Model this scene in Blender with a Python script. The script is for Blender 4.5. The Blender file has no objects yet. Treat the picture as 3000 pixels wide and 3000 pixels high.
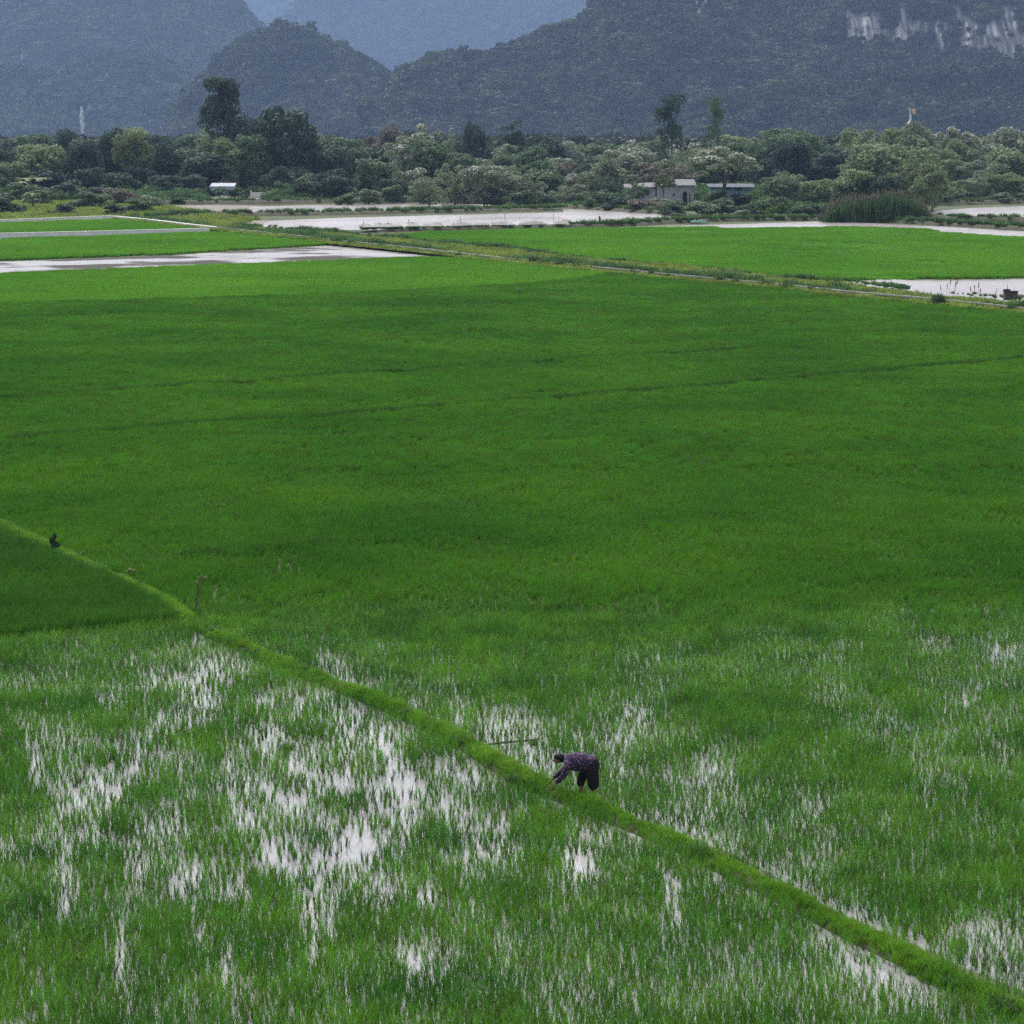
import bpy, math, random
import numpy as np

random.seed(7)
C = bpy.context.scene.collection
scene = bpy.context.scene

# ------------------------------------------------------------------ camera, sky, sun, exposure
F = 8080.0                      # focal length in photo pixels (3000 px wide frame)
HOR = 370.0                     # horizon row in the photo
CAMH = 14.0
PITCH = math.atan((1500 - HOR) / F)
cam_d = bpy.data.cameras.new('camera')
cam = bpy.data.objects.new('camera', cam_d)
C.objects.link(cam)
cam.location = (0, 0, CAMH)
cam.rotation_euler = (math.pi / 2 - PITCH, 0, 0)
cam_d.sensor_width = 36.0
cam_d.lens = 36.0 * F / 3000.0
cam_d.clip_start = 0.5
cam_d.clip_end = 20000
scene.camera = cam

SUN_EL, SUN_AZ = math.radians(55), math.radians(-20)     # azimuth from +Y towards -X when negative
world = bpy.data.worlds.new("World")
scene.world = world
world.use_nodes = True
nt = world.node_tree
bg = nt.nodes['Background']
sky = nt.nodes.new('ShaderNodeTexSky')
sky.sky_type = 'NISHITA'
sky.sun_disc = False
sky.sun_elevation = SUN_EL
sky.sun_rotation = SUN_AZ
sky.dust_density = 4.0
sky.air_density = 1.0
sky.ozone_density = 1.0
hs = nt.nodes.new('ShaderNodeHueSaturation')
hs.inputs['Saturation'].default_value = 0.30
nt.links.new(sky.outputs[0], hs.inputs['Color'])
nt.links.new(hs.outputs[0], bg.inputs['Color'])
bg.inputs['Strength'].default_value = 0.15

sun_d = bpy.data.lights.new('sun', 'SUN')
sun_d.energy = 1.5
sun_d.angle = math.radians(25)
sun_d.color = (1.0, 0.97, 0.93)
sun = bpy.data.objects.new('sun', sun_d)
C.objects.link(sun)
sun.rotation_euler = (math.pi / 2 - SUN_EL, 0, math.pi - SUN_AZ)

scene.view_settings.view_transform = 'Standard'
scene.view_settings.look = 'None'
scene.view_settings.gamma = 1.0
scene.view_settings.exposure = 0.8
scene.render.engine = 'CYCLES'
cy = scene.cycles
cy.max_bounces = 5
cy.diffuse_bounces = 2
cy.glossy_bounces = 2
cy.transmission_bounces = 2
cy.transparent_max_bounces = 4
cy.caustics_reflective = False
cy.caustics_refractive = False
cy.use_denoising = False
cy.use_adaptive_sampling = False
cy.sample_clamp_indirect = 4.0

# ------------------------------------------------------------------ helpers
RT = np.array([1.0, 0, 0]); FW = np.array([0, math.cos(PITCH), -math.sin(PITCH)]); UP = np.array([0, math.sin(PITCH), math.cos(PITCH)])

def G(px, py, z=0.0):
    """photo pixel -> point on the horizontal plane at height z"""
    cx = (np.asarray(px, float) - 1500) / F
    cyy = -(np.asarray(py, float) - 1500) / F
    d = cx[..., None] * RT + cyy[..., None] * UP + FW
    t = (z - CAMH) / d[..., 2]
    p = t[..., None] * d
    p[..., 2] = z
    return p

def g1(px, py, z=0.0):
    p = G(np.array([px]), np.array([py]), z)[0]
    return float(p[0]), float(p[1]), z

def WD(px, py, D):
    """photo pixel at forward ground distance D -> world point"""
    cx = (px - 1500) / F; cyy = -(py - 1500) / F
    d = cx * RT + cyy * UP + FW
    t = D / d[1]
    return np.array([t * d[0], D, CAMH + t * d[2]])

def PX(P):
    """world -> photo pixel"""
    q = P - np.array([0, 0, CAMH])
    z = q @ FW
    return 1500 + F * (q @ RT) / z, 1500 - F * (q @ UP) / z

def row_of(D):
    return PX(np.array([[0.0, D, 0.0]]))[1][0]

def _h(ix, iy, s):
    with np.errstate(over='ignore'):
        n = (ix.astype(np.int64) * 374761393 + iy.astype(np.int64) * 668265263 + s * 974634777) & 0x7fffffff
        n = ((n ^ (n >> 13)) * 1274126177) & 0x7fffffff
        n = n ^ (n >> 16)
    return (n & 0xffff) / 65535.0

def vnoise(x, y, s=0):
    x = np.asarray(x, float); y = np.asarray(y, float)
    ix = np.floor(x); iy = np.floor(y)
    fx = x - ix; fy = y - iy
    fx = fx * fx * (3 - 2 * fx); fy = fy * fy * (3 - 2 * fy)
    a = _h(ix, iy, s); b = _h(ix + 1, iy, s); c = _h(ix, iy + 1, s); d = _h(ix + 1, iy + 1, s)
    return (a * (1 - fx) + b * fx) * (1 - fy) + (c * (1 - fx) + d * fx) * fy

def fbm(x, y, s=0, o=4):
    r = 0; a = 0.5; t = 0
    for k in range(o):
        r = r + a * vnoise(x * 2 ** k + 17.3 * k, y * 2 ** k - 9.1 * k, s + k); t += a; a *= 0.5
    return r / t

def inpoly(px, py, poly):
    poly = np.asarray(poly, float)
    res = np.zeros(len(px), bool)
    j = len(poly) - 1
    for i in range(len(poly)):
        xi, yi = poly[i]; xj, yj = poly[j]
        if yi != yj:
            c = ((yi > py) != (yj > py)) & (px < (xj - xi) * (py - yi) / (yj - yi) + xi)
            res ^= c
        j = i
    return res

def distpoly(x, y, pts):
    """distance to a polyline"""
    best = np.full(len(x), 1e9)
    for (ax, ay), (bx, by) in zip(pts[:-1], pts[1:]):
        dx, dy = bx - ax, by - ay
        t = np.clip(((x - ax) * dx + (y - ay) * dy) / (dx * dx + dy * dy + 1e-9), 0, 1)
        best = np.minimum(best, np.hypot(x - ax - t * dx, y - ay - t * dy))
    return best

def quad_mesh(name, V, mats=(), smooth=False, midx=None):
    """V (M,4,3) loose quads"""
    V = np.asarray(V, np.float32)
    m = len(V)
    me = bpy.data.meshes.new(name)
    me.vertices.add(m * 4); me.vertices.foreach_set('co', V.reshape(-1))
    me.loops.add(m * 4); me.loops.foreach_set('vertex_index', np.arange(m * 4, dtype=np.int32))
    me.polygons.add(m); me.polygons.foreach_set('loop_start', np.arange(0, m * 4, 4, dtype=np.int32))
    if midx is not None:
        me.polygons.foreach_set('material_index', np.asarray(midx, np.int32))
    if smooth:
        me.polygons.foreach_set('use_smooth', np.ones(m, bool))
    me.update(calc_edges=True)
    for x in mats: me.materials.append(x)
    return me

def mesh_obj(name, verts, faces, mat=None, parent=None, smooth=False):
    me = bpy.data.meshes.new(name)
    me.from_pydata([tuple(map(float, v)) for v in verts], [], [tuple(map(int, f)) for f in faces])
    if smooth:
        for p in me.polygons: p.use_smooth = True
    me.update()
    if mat: me.materials.append(mat)
    o = bpy.data.objects.new(name, me); C.objects.link(o)
    if parent: o.parent = parent
    return o

def grid_mesh(name, P, mat=None, smooth=True):
    """P (nu,nv,3)"""
    nu, nv = P.shape[:2]
    me = bpy.data.meshes.new(name)
    me.vertices.add(nu * nv); me.vertices.foreach_set('co', P.astype(np.float32).reshape(-1))
    i = np.arange(nu - 1)[:, None] * nv + np.arange(nv - 1)[None]
    q = np.stack([i, i + nv, i + nv + 1, i + 1], -1).reshape(-1, 4).astype(np.int32)
    m = len(q)
    me.loops.add(m * 4); me.loops.foreach_set('vertex_index', q.reshape(-1))
    me.polygons.add(m); me.polygons.foreach_set('loop_start', np.arange(0, m * 4, 4, dtype=np.int32))
    me.polygons.foreach_set('use_smooth', np.full(m, smooth))
    me.update(calc_edges=True)
    if mat: me.materials.append(mat)
    return me

class MB:
    def __init__(s): s.v = []; s.f = []
    def add(s, vs, fs):
        o = len(s.v); s.v += [tuple(map(float, v)) for v in vs]; s.f += [tuple(i + o for i in f) for f in fs]; return s
    def box(s, c, d, rz=0, taper=1.0):
        x, y, z = [k / 2 for k in d]; cs, sn = math.cos(rz), math.sin(rz); vs = []
        for sz in (-1, 1):
            t = 1 if sz < 0 else taper
            for sx, sy in ((-1, -1), (1, -1), (1, 1), (-1, 1)):
                a, b = sx * x * t, sy * y * t
                vs.append((c[0] + a * cs - b * sn, c[1] + a * sn + b * cs, c[2] + sz * z))
        return s.add(vs, [(3, 2, 1, 0), (4, 5, 6, 7), (0, 1, 5, 4), (1, 2, 6, 5), (2, 3, 7, 6), (3, 0, 4, 7)])
    def tube(s, pts, rad, n=7, cap=True):
        pts = [np.array(p, float) for p in pts]
        if not hasattr(rad, '__len__'): rad = [rad] * len(pts)
        rings = []
        for i, p in enumerate(pts):
            t = (pts[min(i + 1, len(pts) - 1)] - pts[max(i - 1, 0)]); t /= np.linalg.norm(t) + 1e-9
            a = np.cross(t, (0, 0, 1) if abs(t[2]) < .9 else (1, 0, 0)); a /= np.linalg.norm(a); b = np.cross(t, a)
            rings += [p + rad[i] * (math.cos(2 * math.pi * k / n) * a + math.sin(2 * math.pi * k / n) * b) for k in range(n)]
        fs = []
        for i in range(len(pts) - 1):
            for k in range(n):
                fs.append((i * n + k, i * n + (k + 1) % n, (i + 1) * n + (k + 1) % n, (i + 1) * n + k))
        if cap:
            fs.append(tuple(range(n))); fs.append(tuple((len(pts) - 1) * n + k for k in reversed(range(n))))
        return s.add(rings, fs)
    def ob(s, name, mat, parent=None, smooth=False): return mesh_obj(name, s.v, s.f, mat, parent, smooth)

def tag(o, label=None, cat=None, group=None, kind=None):
    if label: o['label'] = label
    if cat: o['category'] = cat
    if group: o['group'] = group
    if kind: o['kind'] = kind
    return o

def empty(name, loc, rz=0.0):
    o = bpy.data.objects.new(name, None); C.objects.link(o); o.location = loc; o.rotation_euler = (0, 0, rz)
    o.empty_display_size = 0.2
    return o

# ------------------------------------------------------------------ materials
def newmat(name):
    m = bpy.data.materials.new(name); m.use_nodes = True
    n = m.node_tree; n.nodes.clear()
    out = n.nodes.new('ShaderNodeOutputMaterial')
    return m, n, out

def N(nt, t, **kw):
    n = nt.nodes.new(t)
    for k, v in kw.items():
        if k in n.inputs.keys(): n.inputs[k].default_value = v
        else: setattr(n, k, v)
    return n

def ramp(nt, stops):
    r = nt.nodes.new('ShaderNodeValToRGB')
    e = r.color_ramp.elements
    while len(e) < len(stops): e.new(0.5)
    for k, (p, c) in enumerate(stops):
        e[k].position = p; e[k].color = (*c, 1)
    return r

def noise(nt, scale, detail=3, vec=None, sc=(1, 1, 1)):
    n = nt.nodes.new('ShaderNodeTexNoise'); n.inputs['Scale'].default_value = scale; n.inputs['Detail'].default_value = detail
    g = nt.nodes.new('ShaderNodeNewGeometry')
    if sc != (1, 1, 1):
        mp = nt.nodes.new('ShaderNodeMapping'); mp.inputs['Scale'].default_value = sc
        nt.links.new(g.outputs['Position'], mp.inputs['Vector']); nt.links.new(mp.outputs[0], n.inputs['Vector'])
    else:
        nt.links.new(g.outputs['Position'], n.inputs['Vector'])
    return n

def mixc(nt, f, a, b, mode='MIX'):
    m = nt.nodes.new('ShaderNodeMix'); m.data_type = 'RGBA'; m.blend_type = mode
    for sock, v in ((m.inputs[0], f), (m.inputs[6], a), (m.inputs[7], b)):
        if hasattr(v, 'is_output'): nt.links.new(v, sock)
        elif isinstance(v, tuple): sock.default_value = (*v, 1) if len(v) == 3 else v
        else: sock.default_value = v
    return m.outputs[2]

def mat_noise(name, c1, c2, scale=1.0, rough=0.9, sc=(1, 1, 1), bump=0.0, c3=None):
    m, n, out = newmat(name)
    t = noise(n, scale, 5, sc=sc)
    r = ramp(n, [(0.32, c1), (0.68, c2)] if c3 is None else [(0.3, c1), (0.5, c2), (0.72, c3)])
    n.links.new(t.outputs['Fac'], r.inputs[0])
    b = N(n, 'ShaderNodeBsdfPrincipled'); b.inputs['Roughness'].default_value = rough; b.inputs['Specular IOR Level'].default_value = 0.2
    n.links.new(r.outputs[0], b.inputs['Base Color'])
    if bump:
        bp = N(n, 'ShaderNodeBump'); bp.inputs['Strength'].default_value = bump
        n.links.new(t.outputs['Fac'], bp.inputs['Height']); n.links.new(bp.outputs[0], b.inputs['Normal'])
    n.links.new(b.outputs[0], out.inputs[0])
    return m

def mat_leaf(name, dark, light, nscale=0.25, trans=0.3, obj_rand=0.25, island=0.0, rough=0.6, spec=0.14, use_objcol=False):
    """leaf blades: noise between two greens, a little per clump variation, translucency"""
    m, n, out = newmat(name)
    t = noise(n, nscale, 4)
    r = ramp(n, [(0.33, dark), (0.67, light)])
    n.links.new(t.outputs['Fac'], r.inputs[0])
    col = r.outputs[0]
    if use_objcol:
        oi = N(n, 'ShaderNodeObjectInfo')
        col = mixc(n, 1.0, col, oi.outputs['Color'], 'MULTIPLY')
    v = None
    if obj_rand:
        oi2 = N(n, 'ShaderNodeObjectInfo'); v = oi2.outputs['Random']; amp = obj_rand
    if island:
        gi = N(n, 'ShaderNodeNewGeometry'); v = gi.outputs['Random Per Island']; amp = island
    if v is not None:
        mr = N(n, 'ShaderNodeMapRange'); mr.inputs[3].default_value = 1 - amp; mr.inputs[4].default_value = 1 + amp
        n.links.new(v, mr.inputs[0])
        hsv = N(n, 'ShaderNodeHueSaturation'); mh = N(n, 'ShaderNodeMapRange'); mh.inputs[3].default_value = .482; mh.inputs[4].default_value = .512; n.links.new(v, mh.inputs[0]); n.links.new(mh.outputs[0], hsv.inputs['Hue'])
        n.links.new(mr.outputs[0], hsv.inputs['Value']); n.links.new(col, hsv.inputs['Color']); col = hsv.outputs[0]
    b = N(n, 'ShaderNodeBsdfPrincipled'); b.inputs['Roughness'].default_value = rough; b.inputs['Specular IOR Level'].default_value = spec
    n.links.new(col, b.inputs['Base Color'])
    tr = N(n, 'ShaderNodeBsdfTranslucent'); n.links.new(col, tr.inputs['Color'])
    mx = N(n, 'ShaderNodeMixShader'); mx.inputs[0].default_value = trans
    n.links.new(b.outputs[0], mx.inputs[1]); n.links.new(tr.outputs[0], mx.inputs[2])
    n.links.new(mx.outputs[0], out.inputs[0])
    return m

def mat_water(name, mud1, mud2, rough, bump, bscale, sc=(1, 1, 1), mscale=0.15):
    m, n, out = newmat(name)
    t = noise(n, mscale, 4, sc=sc)
    r = ramp(n, [(0.35, mud1), (0.65, mud2)]); n.links.new(t.outputs['Fac'], r.inputs[0])
    b = N(n, 'ShaderNodeBsdfPrincipled'); b.inputs['Roughness'].default_value = rough; b.inputs['IOR'].default_value = 1.33
    n.links.new(r.outputs[0], b.inputs['Base Color'])
    w = noise(n, bscale, 2, sc=(1, 0.6, 1))
    bp = N(n, 'ShaderNodeBump'); bp.inputs['Strength'].default_value = bump; bp.inputs['Distance'].default_value = 0.05
    n.links.new(w.outputs['Fac'], bp.inputs['Height']); n.links.new(bp.outputs[0], b.inputs['Normal'])
    n.links.new(b.outputs[0], out.inputs[0])
    return m

M = {}
M['rice'] = mat_leaf('rice_leaf', (0.046, 0.165, 0.008), (0.088, 0.240, 0.012), 0.09, 0.35, 0.22)
M['rice_bright'] = mat_leaf('young_rice_leaf', (0.092, 0.275, 0.015), (0.145, 0.350, 0.022), 0.05, 0.35, 0.12)
M['rice_front'] = mat_leaf('front_rice_leaf', (0.046, 0.155, 0.015), (0.110, 0.265, 0.022), 0.45, 0.35, 0.55)
M['bund_grass'] = mat_leaf('bund_grass_leaf', (0.095, 0.25, 0.017), (0.175, 0.355, 0.028), 0.7, 0.35, 0.3)
M['track_grass'] = mat_leaf('track_grass_leaf', (0.14, 0.22, 0.03), (0.26, 0.33, 0.06), 0.25, 0.3, 0.3)
M['weed'] = mat_leaf('weed_leaf', (0.045, 0.11, 0.03), (0.10, 0.19, 0.05), 0.12, 0.3, 0.35)
M['forest'] = mat_leaf('forest_leaf', (0.012, 0.024, 0.012), (0.095, 0.112, 0.045), 0.022, 0.2, 0.45, rough=0.7, spec=0.15)
M['crown'] = mat_leaf('crown_leaf', (0.75, 0.75, 0.75), (1.1, 1.1, 1.1), 0.3, 0.38, 0, island=0.24, use_objcol=True, rough=0.6, spec=0.2)
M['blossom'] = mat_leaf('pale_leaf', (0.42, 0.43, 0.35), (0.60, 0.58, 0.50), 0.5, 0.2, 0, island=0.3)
M['bark'] = mat_noise('bark', (0.06, 0.05, 0.04), (0.14, 0.12, 0.10), 3)
M['palebark'] = mat_noise('pale_bark', (0.28, 0.27, 0.24), (0.42, 0.40, 0.36), 3)
M['ground'] = mat_noise('soil_and_grass', (0.030, 0.05, 0.018), (0.065, 0.085, 0.028), 0.08, c3=(0.085, 0.095, 0.038))
M['mud'] = mat_noise('mud', (0.09, 0.07, 0.055), (0.17, 0.14, 0.11), 0.8, 0.6)
M['earth'] = mat_noise('bank_earth', (0.045, 0.045, 0.028), (0.085, 0.085, 0.05), 0.7, 0.95)
M['concrete'] = mat_noise('pale_concrete', (0.50, 0.49, 0.46), (0.68, 0.66, 0.62), 1.5)
M['wetwall'] = mat_noise('stained_concrete', (0.06, 0.05, 0.042), (0.12, 0.10, 0.085), 0.8)
M['paddy'] = mat_water('paddy_water', (0.24, 0.23, 0.235), (0.35, 0.335, 0.34), 0.06, 0.10, 5)
M['pond'] = mat_water('pond_water', (0.25, 0.21, 0.20), (0.38, 0.33, 0.32), 0.22, 0.5, 2.5, mscale=0.05)
M['strip'] = mat_water('mud_strip_water', (0.26, 0.23, 0.22), (0.40, 0.36, 0.35), 0.2, 0.4, 3, sc=(0.35, 1, 1), mscale=0.5)
_n = M['strip'].node_tree; _b = [x for x in _n.nodes if x.type == 'BSDF_PRINCIPLED'][0]; _o = [x for x in _n.nodes if x.type == 'OUTPUT_MATERIAL'][0]
_t = noise(_n, .11, 5, sc=(.8, 1, 1)); _r = ramp(_n, [(.465, (0, 0, 0)), (.54, (1, 1, 1))]); _n.links.new(_t.outputs['Fac'], _r.inputs[0])
_d = N(_n, 'ShaderNodeBsdfDiffuse'); _d.inputs[0].default_value = (.10, .092, .085, 1); _m = N(_n, 'ShaderNodeMixShader')
_n.links.new(_r.outputs[0], _m.inputs[0]); _n.links.new(_b.outputs[0], _m.inputs[1]); _n.links.new(_d.outputs[0], _m.inputs[2]); _n.links.new(_m.outputs[0], _o.inputs[0])

# ------------------------------------------------------------------ scatter (stuff only)
def scatter(name, pts, rotz, scl, idx, protos, label, tilt=None, cat=None):
    n = len(pts)
    me = bpy.data.meshes.new(name)
    me.vertices.add(n); me.vertices.foreach_set('co', np.asarray(pts, np.float32).reshape(-1))
    rot = np.zeros((n, 3), np.float32); rot[:, 2] = rotz
    if tilt is not None: rot[:, :2] = tilt
    s3 = np.asarray(scl, np.float32)
    if s3.ndim == 1: s3 = np.repeat(s3[:, None], 3, 1)
    a = me.attributes.new('rot', 'FLOAT_VECTOR', 'POINT'); a.data.foreach_set('vector', rot.reshape(-1))
    a = me.attributes.new('scl', 'FLOAT_VECTOR', 'POINT'); a.data.foreach_set('vector', s3.reshape(-1))
    a = me.attributes.new('pick', 'INT', 'POINT'); a.data.foreach_set('value', np.asarray(idx, np.int32))
    o = bpy.data.objects.new(name, me); C.objects.link(o)
    ng = bpy.data.node_groups.new(name + '_nodes', 'GeometryNodeTree'); ng.is_modifier = True
    ng.interface.new_socket('Geometry', in_out='INPUT', socket_type='NodeSocketGeometry')
    ng.interface.new_socket('Geometry', in_out='OUTPUT', socket_type='NodeSocketGeometry')
    gi = ng.nodes.new('NodeGroupInput'); go = ng.nodes.new('NodeGroupOutput')
    ip = ng.nodes.new('GeometryNodeInstanceOnPoints'); jn = ng.nodes.new('GeometryNodeJoinGeometry')
    for p in protos:
        oi = ng.nodes.new('GeometryNodeObjectInfo'); oi.inputs['Object'].default_value = p; oi.inputs['As Instance'].default_value = False
        gt = ng.nodes.new('GeometryNodeGeometryToInstance')
        ng.links.new(oi.outputs['Geometry'], gt.inputs[0]); ng.links.new(gt.outputs[0], jn.inputs[0])
    def na(nm, ty):
        k = ng.nodes.new('GeometryNodeInputNamedAttribute'); k.data_type = ty; k.inputs['Name'].default_value = nm; return k.outputs['Attribute']
    ng.links.new(gi.outputs[0], ip.inputs['Points']); ng.links.new(jn.outputs[0], ip.inputs['Instance'])
    ip.inputs['Pick Instance'].default_value = True
    ng.links.new(na('pick', 'INT'), ip.inputs['Instance Index'])
    ng.links.new(na('rot', 'FLOAT_VECTOR'), ip.inputs['Rotation']); ng.links.new(na('scl', 'FLOAT_VECTOR'), ip.inputs['Scale'])
    ng.links.new(ip.outputs[0], go.inputs[0])
    md = o.modifiers.new('scatter', 'NODES'); md.node_group = ng
    tag(o, label, cat, kind='stuff')
    return o

def proto(name, me):
    return bpy.data.objects.new(name, me)      # never linked: a shape for a scatter only

def blade_quads(rng, n, roots, h0, h1, w, lean, seg=3):
    """n curved grass blades starting at roots (n,3)"""
    az = rng.uniform(0, 2 * math.pi, n); ln = rng.uniform(lean * .25, lean, n); h = rng.uniform(h0, h1, n)
    dirv = np.stack([np.cos(az), np.sin(az)], 1)
    fa = az + rng.uniform(-1, 1, n) + math.pi / 2
    side = np.stack([np.cos(fa), np.sin(fa), np.zeros(n)], 1)
    ts = np.linspace(0, 1, seg + 1)
    pts = []
    for t in ts:
        p = roots.copy()
        p[:, :2] += dirv * (ln * h * t ** 1.8)[:, None]
        p[:, 2] += h * (t - 0.22 * ln * t ** 3)
        pts.append(p)
    ws = [w * (0.75 + 0.5 * t) * (1 - t ** 2.2) + w * 0.05 for t in ts]
    Q = []
    for k in range(seg):
        Q.append(np.stack([pts[k] - side * ws[k] / 2, pts[k] + side * ws[k] / 2, pts[k + 1] + side * ws[k + 1] / 2, pts[k + 1] - side * ws[k + 1] / 2], 1))
    return np.concatenate(Q)

def tuft_mesh(name, seed, nb, r, h0, h1, w, lean, mat, seg=3):
    rng = np.random.default_rng(seed)
    a = rng.uniform(0, 6.283, nb); rr = r * np.sqrt(rng.uniform(0, 1, nb))
    roots = np.stack([rr * np.cos(a), rr * np.sin(a), np.zeros(nb)], 1)
    return quad_mesh(name, blade_quads(rng, nb, roots, h0, h1, w, lean, seg), [mat])

def patch_mesh(name, seed, size, grid, nb, r, h0, h1, w, lean, mat, seg=2):
    rng = np.random.default_rng(seed)
    roots = []
    for i in range(grid):
        for j in range(grid):
            c = ((np.array([i, j]) + .5) / grid - .5) * size + rng.uniform(-.35, .35, 2) * size / grid
            a = rng.uniform(0, 6.283, nb); rr = r * np.sqrt(rng.uniform(0, 1, nb))
            roots.append(np.stack([c[0] + rr * np.cos(a), c[1] + rr * np.sin(a), np.zeros(nb)], 1))
    roots = np.concatenate(roots)
    return quad_mesh(name, blade_quads(rng, len(roots), roots, h0, h1, w, lean, seg), [mat])

def jgrid(xmin, xmax, ymin, ymax, s, seed, j=0.45):
    rng = np.random.default_rng(seed)
    x, y = np.meshgrid(np.arange(xmin, xmax, s), np.arange(ymin, ymax, s), indexing='ij')
    x = x.ravel() + rng.uniform(-j, j, x.size) * s; y = y.ravel() + rng.uniform(-j, j, y.size) * s
    return x, y, rng

def poly_points(poly, s, seed, z=0.0, j=0.45):
    """jittered grid points (world) whose photo pixel lies in the polygon; returns xyz, px, py, rng"""
    W = G(np.array([p[0] for p in poly], float), np.array([p[1] for p in poly], float), z)
    x, y, rng = jgrid(W[:, 0].min(), W[:, 0].max(), W[:, 1].min(), W[:, 1].max(), s, seed, j)
    P = np.stack([x, y, np.full(len(x), z)], 1)
    k = inpoly(x, y, W[:, :2])
    P = P[k]
    px, py = PX(P)
    return P, px, py, rng

def sheet(name, poly, z, mat, subdiv=None):
    W = G(np.array([p[0] for p in poly], float), np.array([p[1] for p in poly], float), z)
    me = bpy.data.meshes.new(name)
    me.from_pydata([tuple(map(float, w)) for w in W], [], [tuple(range(len(W)))])
    me.update(); me.materials.append(mat)
    if me.polygons[0].normal.z < 0: me.flip_normals()
    o = bpy.data.objects.new(name, me); C.objects.link(o)
    return tag(o, kind='structure')

def dense_line(pts, step=2.0):
    pts = np.asarray(pts, float); out = []
    for a, b in zip(pts[:-1], pts[1:]):
        n = max(1, int(np.linalg.norm(b - a) / step))
        out += [a + (b - a) * t / n for t in range(n)]
    out.append(pts[-1])
    return np.array(out)

def ridge_bank(name, line, width, height, mat, seed=1, kind='structure', step=1.5, rough=0.25, base=0.0, flat=0.5):
    """an earth bank along a world polyline"""
    L = dense_line(np.asarray(line)[:, :2], step)
    n = len(L)
    T = np.gradient(L, axis=0); T /= np.linalg.norm(T, axis=1)[:, None] + 1e-9
    Nn = np.stack([-T[:, 1], T[:, 0]], 1)
    prof = [(-1.0, -0.05), (-0.8, 0.45), (-flat, 0.95), (0, 1.0), (flat, 0.95), (0.8, 0.45), (1.0, -0.05)]
    P = np.zeros((n, len(prof), 3))
    hgt = height * (1 + rough * (fbm(L[:, 0] * .5, L[:, 1] * .5, seed) - .5) * 2)
    wd = width * (1 + rough * (fbm(L[:, 0] * .3, L[:, 1] * .3, seed + 5) - .5) * 2) / 2
    end = np.minimum(1, np.minimum(np.arange(n), np.arange(n)[::-1]) / 2.0 + 0.15)
    for k, (u, h) in enumerate(prof):
        P[:, k, :2] = L + Nn * (u * wd * end)[:, None]
        P[:, k, 2] = base + hgt * h * (end if h > 0 else 1)
    me = grid_mesh(name, P, mat)
    o = bpy.data.objects.new(name, me); C.objects.link(o)
    return tag(o, kind=kind)

def wpts(pix, z=0.0):
    return G(np.array([p[0] for p in pix], float), np.array([p[1] for p in pix], float), z)

# ------------------------------------------------------------------ ground
def plane(name, x0, x1, y0, y1, z, mat):
    o = mesh_obj(name, [(x0, y0, z), (x1, y0, z), (x1, y1, z), (x0, y1, z)], [(0, 1, 2, 3)], mat)
    return tag(o, kind='structure')
plane('ground', -2900, 2900, -150, 10600, -0.03, M['ground'])

# the bund that runs across the foreground (photo pixels of its crest)
BUND = [(-320, 1425), (0, 1548), (60, 1575), (180, 1632), (330, 1700), (470, 1765), (560, 1832), (750, 1920), (1000, 2020), (1200, 2105), (1370, 2190),
        (1500, 2272), (1650, 2342), (1800, 2402), (2000, 2485), (2240, 2605), (2500, 2742), (2750, 2868), (3000, 2985), (3300, 3110)]
BW = wpts(BUND)
bund_o = ridge_bank('earth_bund', BW, .48, 0.13, M['earth'], 3, step=0.5, rough=0.3, flat=0.45)
BX = [(float(a), float(b)) for a, b in BW[:, :2]]

WALL = [(640, 677), (900, 705), (974, 715), (1213, 739), (1470, 769), (1754, 798), (2000, 823), (2242, 845), (2470, 870), (2754, 896), (3000, 922), (3320, 955)]
WW = wpts(WALL)

near_water = [(-320, 1480), (0, 1560), (560, 1700), (3300, 1500), (3300, 3250), (-320, 3250)]
sheet('paddy_water', [(-320, 1880), (0, 1870), (540, 1825), (800, 1850), (1400, 1900), (2000, 1840), (2500, 1790), (3400, 1740), (3400, 3300), (-400, 3300)], 0.0, M['paddy'])

# ------------------------------------------------------------------ rice
tufts = [proto('rice_tuft', tuft_mesh('rice_tuft', 10 + k, 26, 0.045, 0.26, 0.46, 0.011, 0.55, M['rice'])) for k in range(5)]
tuftsF = [proto('front_tuft', tuft_mesh('front_tuft', 30 + k, 11, 0.028, 0.18, 0.42, 0.013, 0.62, M['rice_front'])) for k in range(6)]
thinF = [proto('thin_tuft', tuft_mesh('thin_tuft', 40 + k, 5, 0.022, 0.20, 0.42, 0.012, 0.60, M['rice_front'])) for k in range(4)]
def thin(d, rng):
    """where plants stand sparsely they are thin young shoots, and more of them"""
    return np.where(d < .34, d * 1.15, np.minimum(1, d * 1.12)), np.where(d < .34, 6 + rng.integers(0, 4, len(d)), rng.integers(0, 6, len(d)))
patchM = [proto('rice_patch', patch_mesh('rice_patch', 50 + k, 0.5, 3, 14, 0.06, 0.28, 0.46, 0.020, 0.6, M['rice'])) for k in range(4)]
patchF = [proto('rice_far_patch', patch_mesh('rice_far_patch', 60 + k, 1.0, 5, 12, 0.09, 0.28, 0.46, 0.034, 0.65, M['rice'])) for k in range(4)]
patchB = [proto('rice_bright_patch', patch_mesh('rice_bright_patch', 70 + k, 1.0, 5, 12, 0.09, 0.28, 0.42, 0.036, 0.65, M['rice_bright'])) for k in range(4)]

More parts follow.
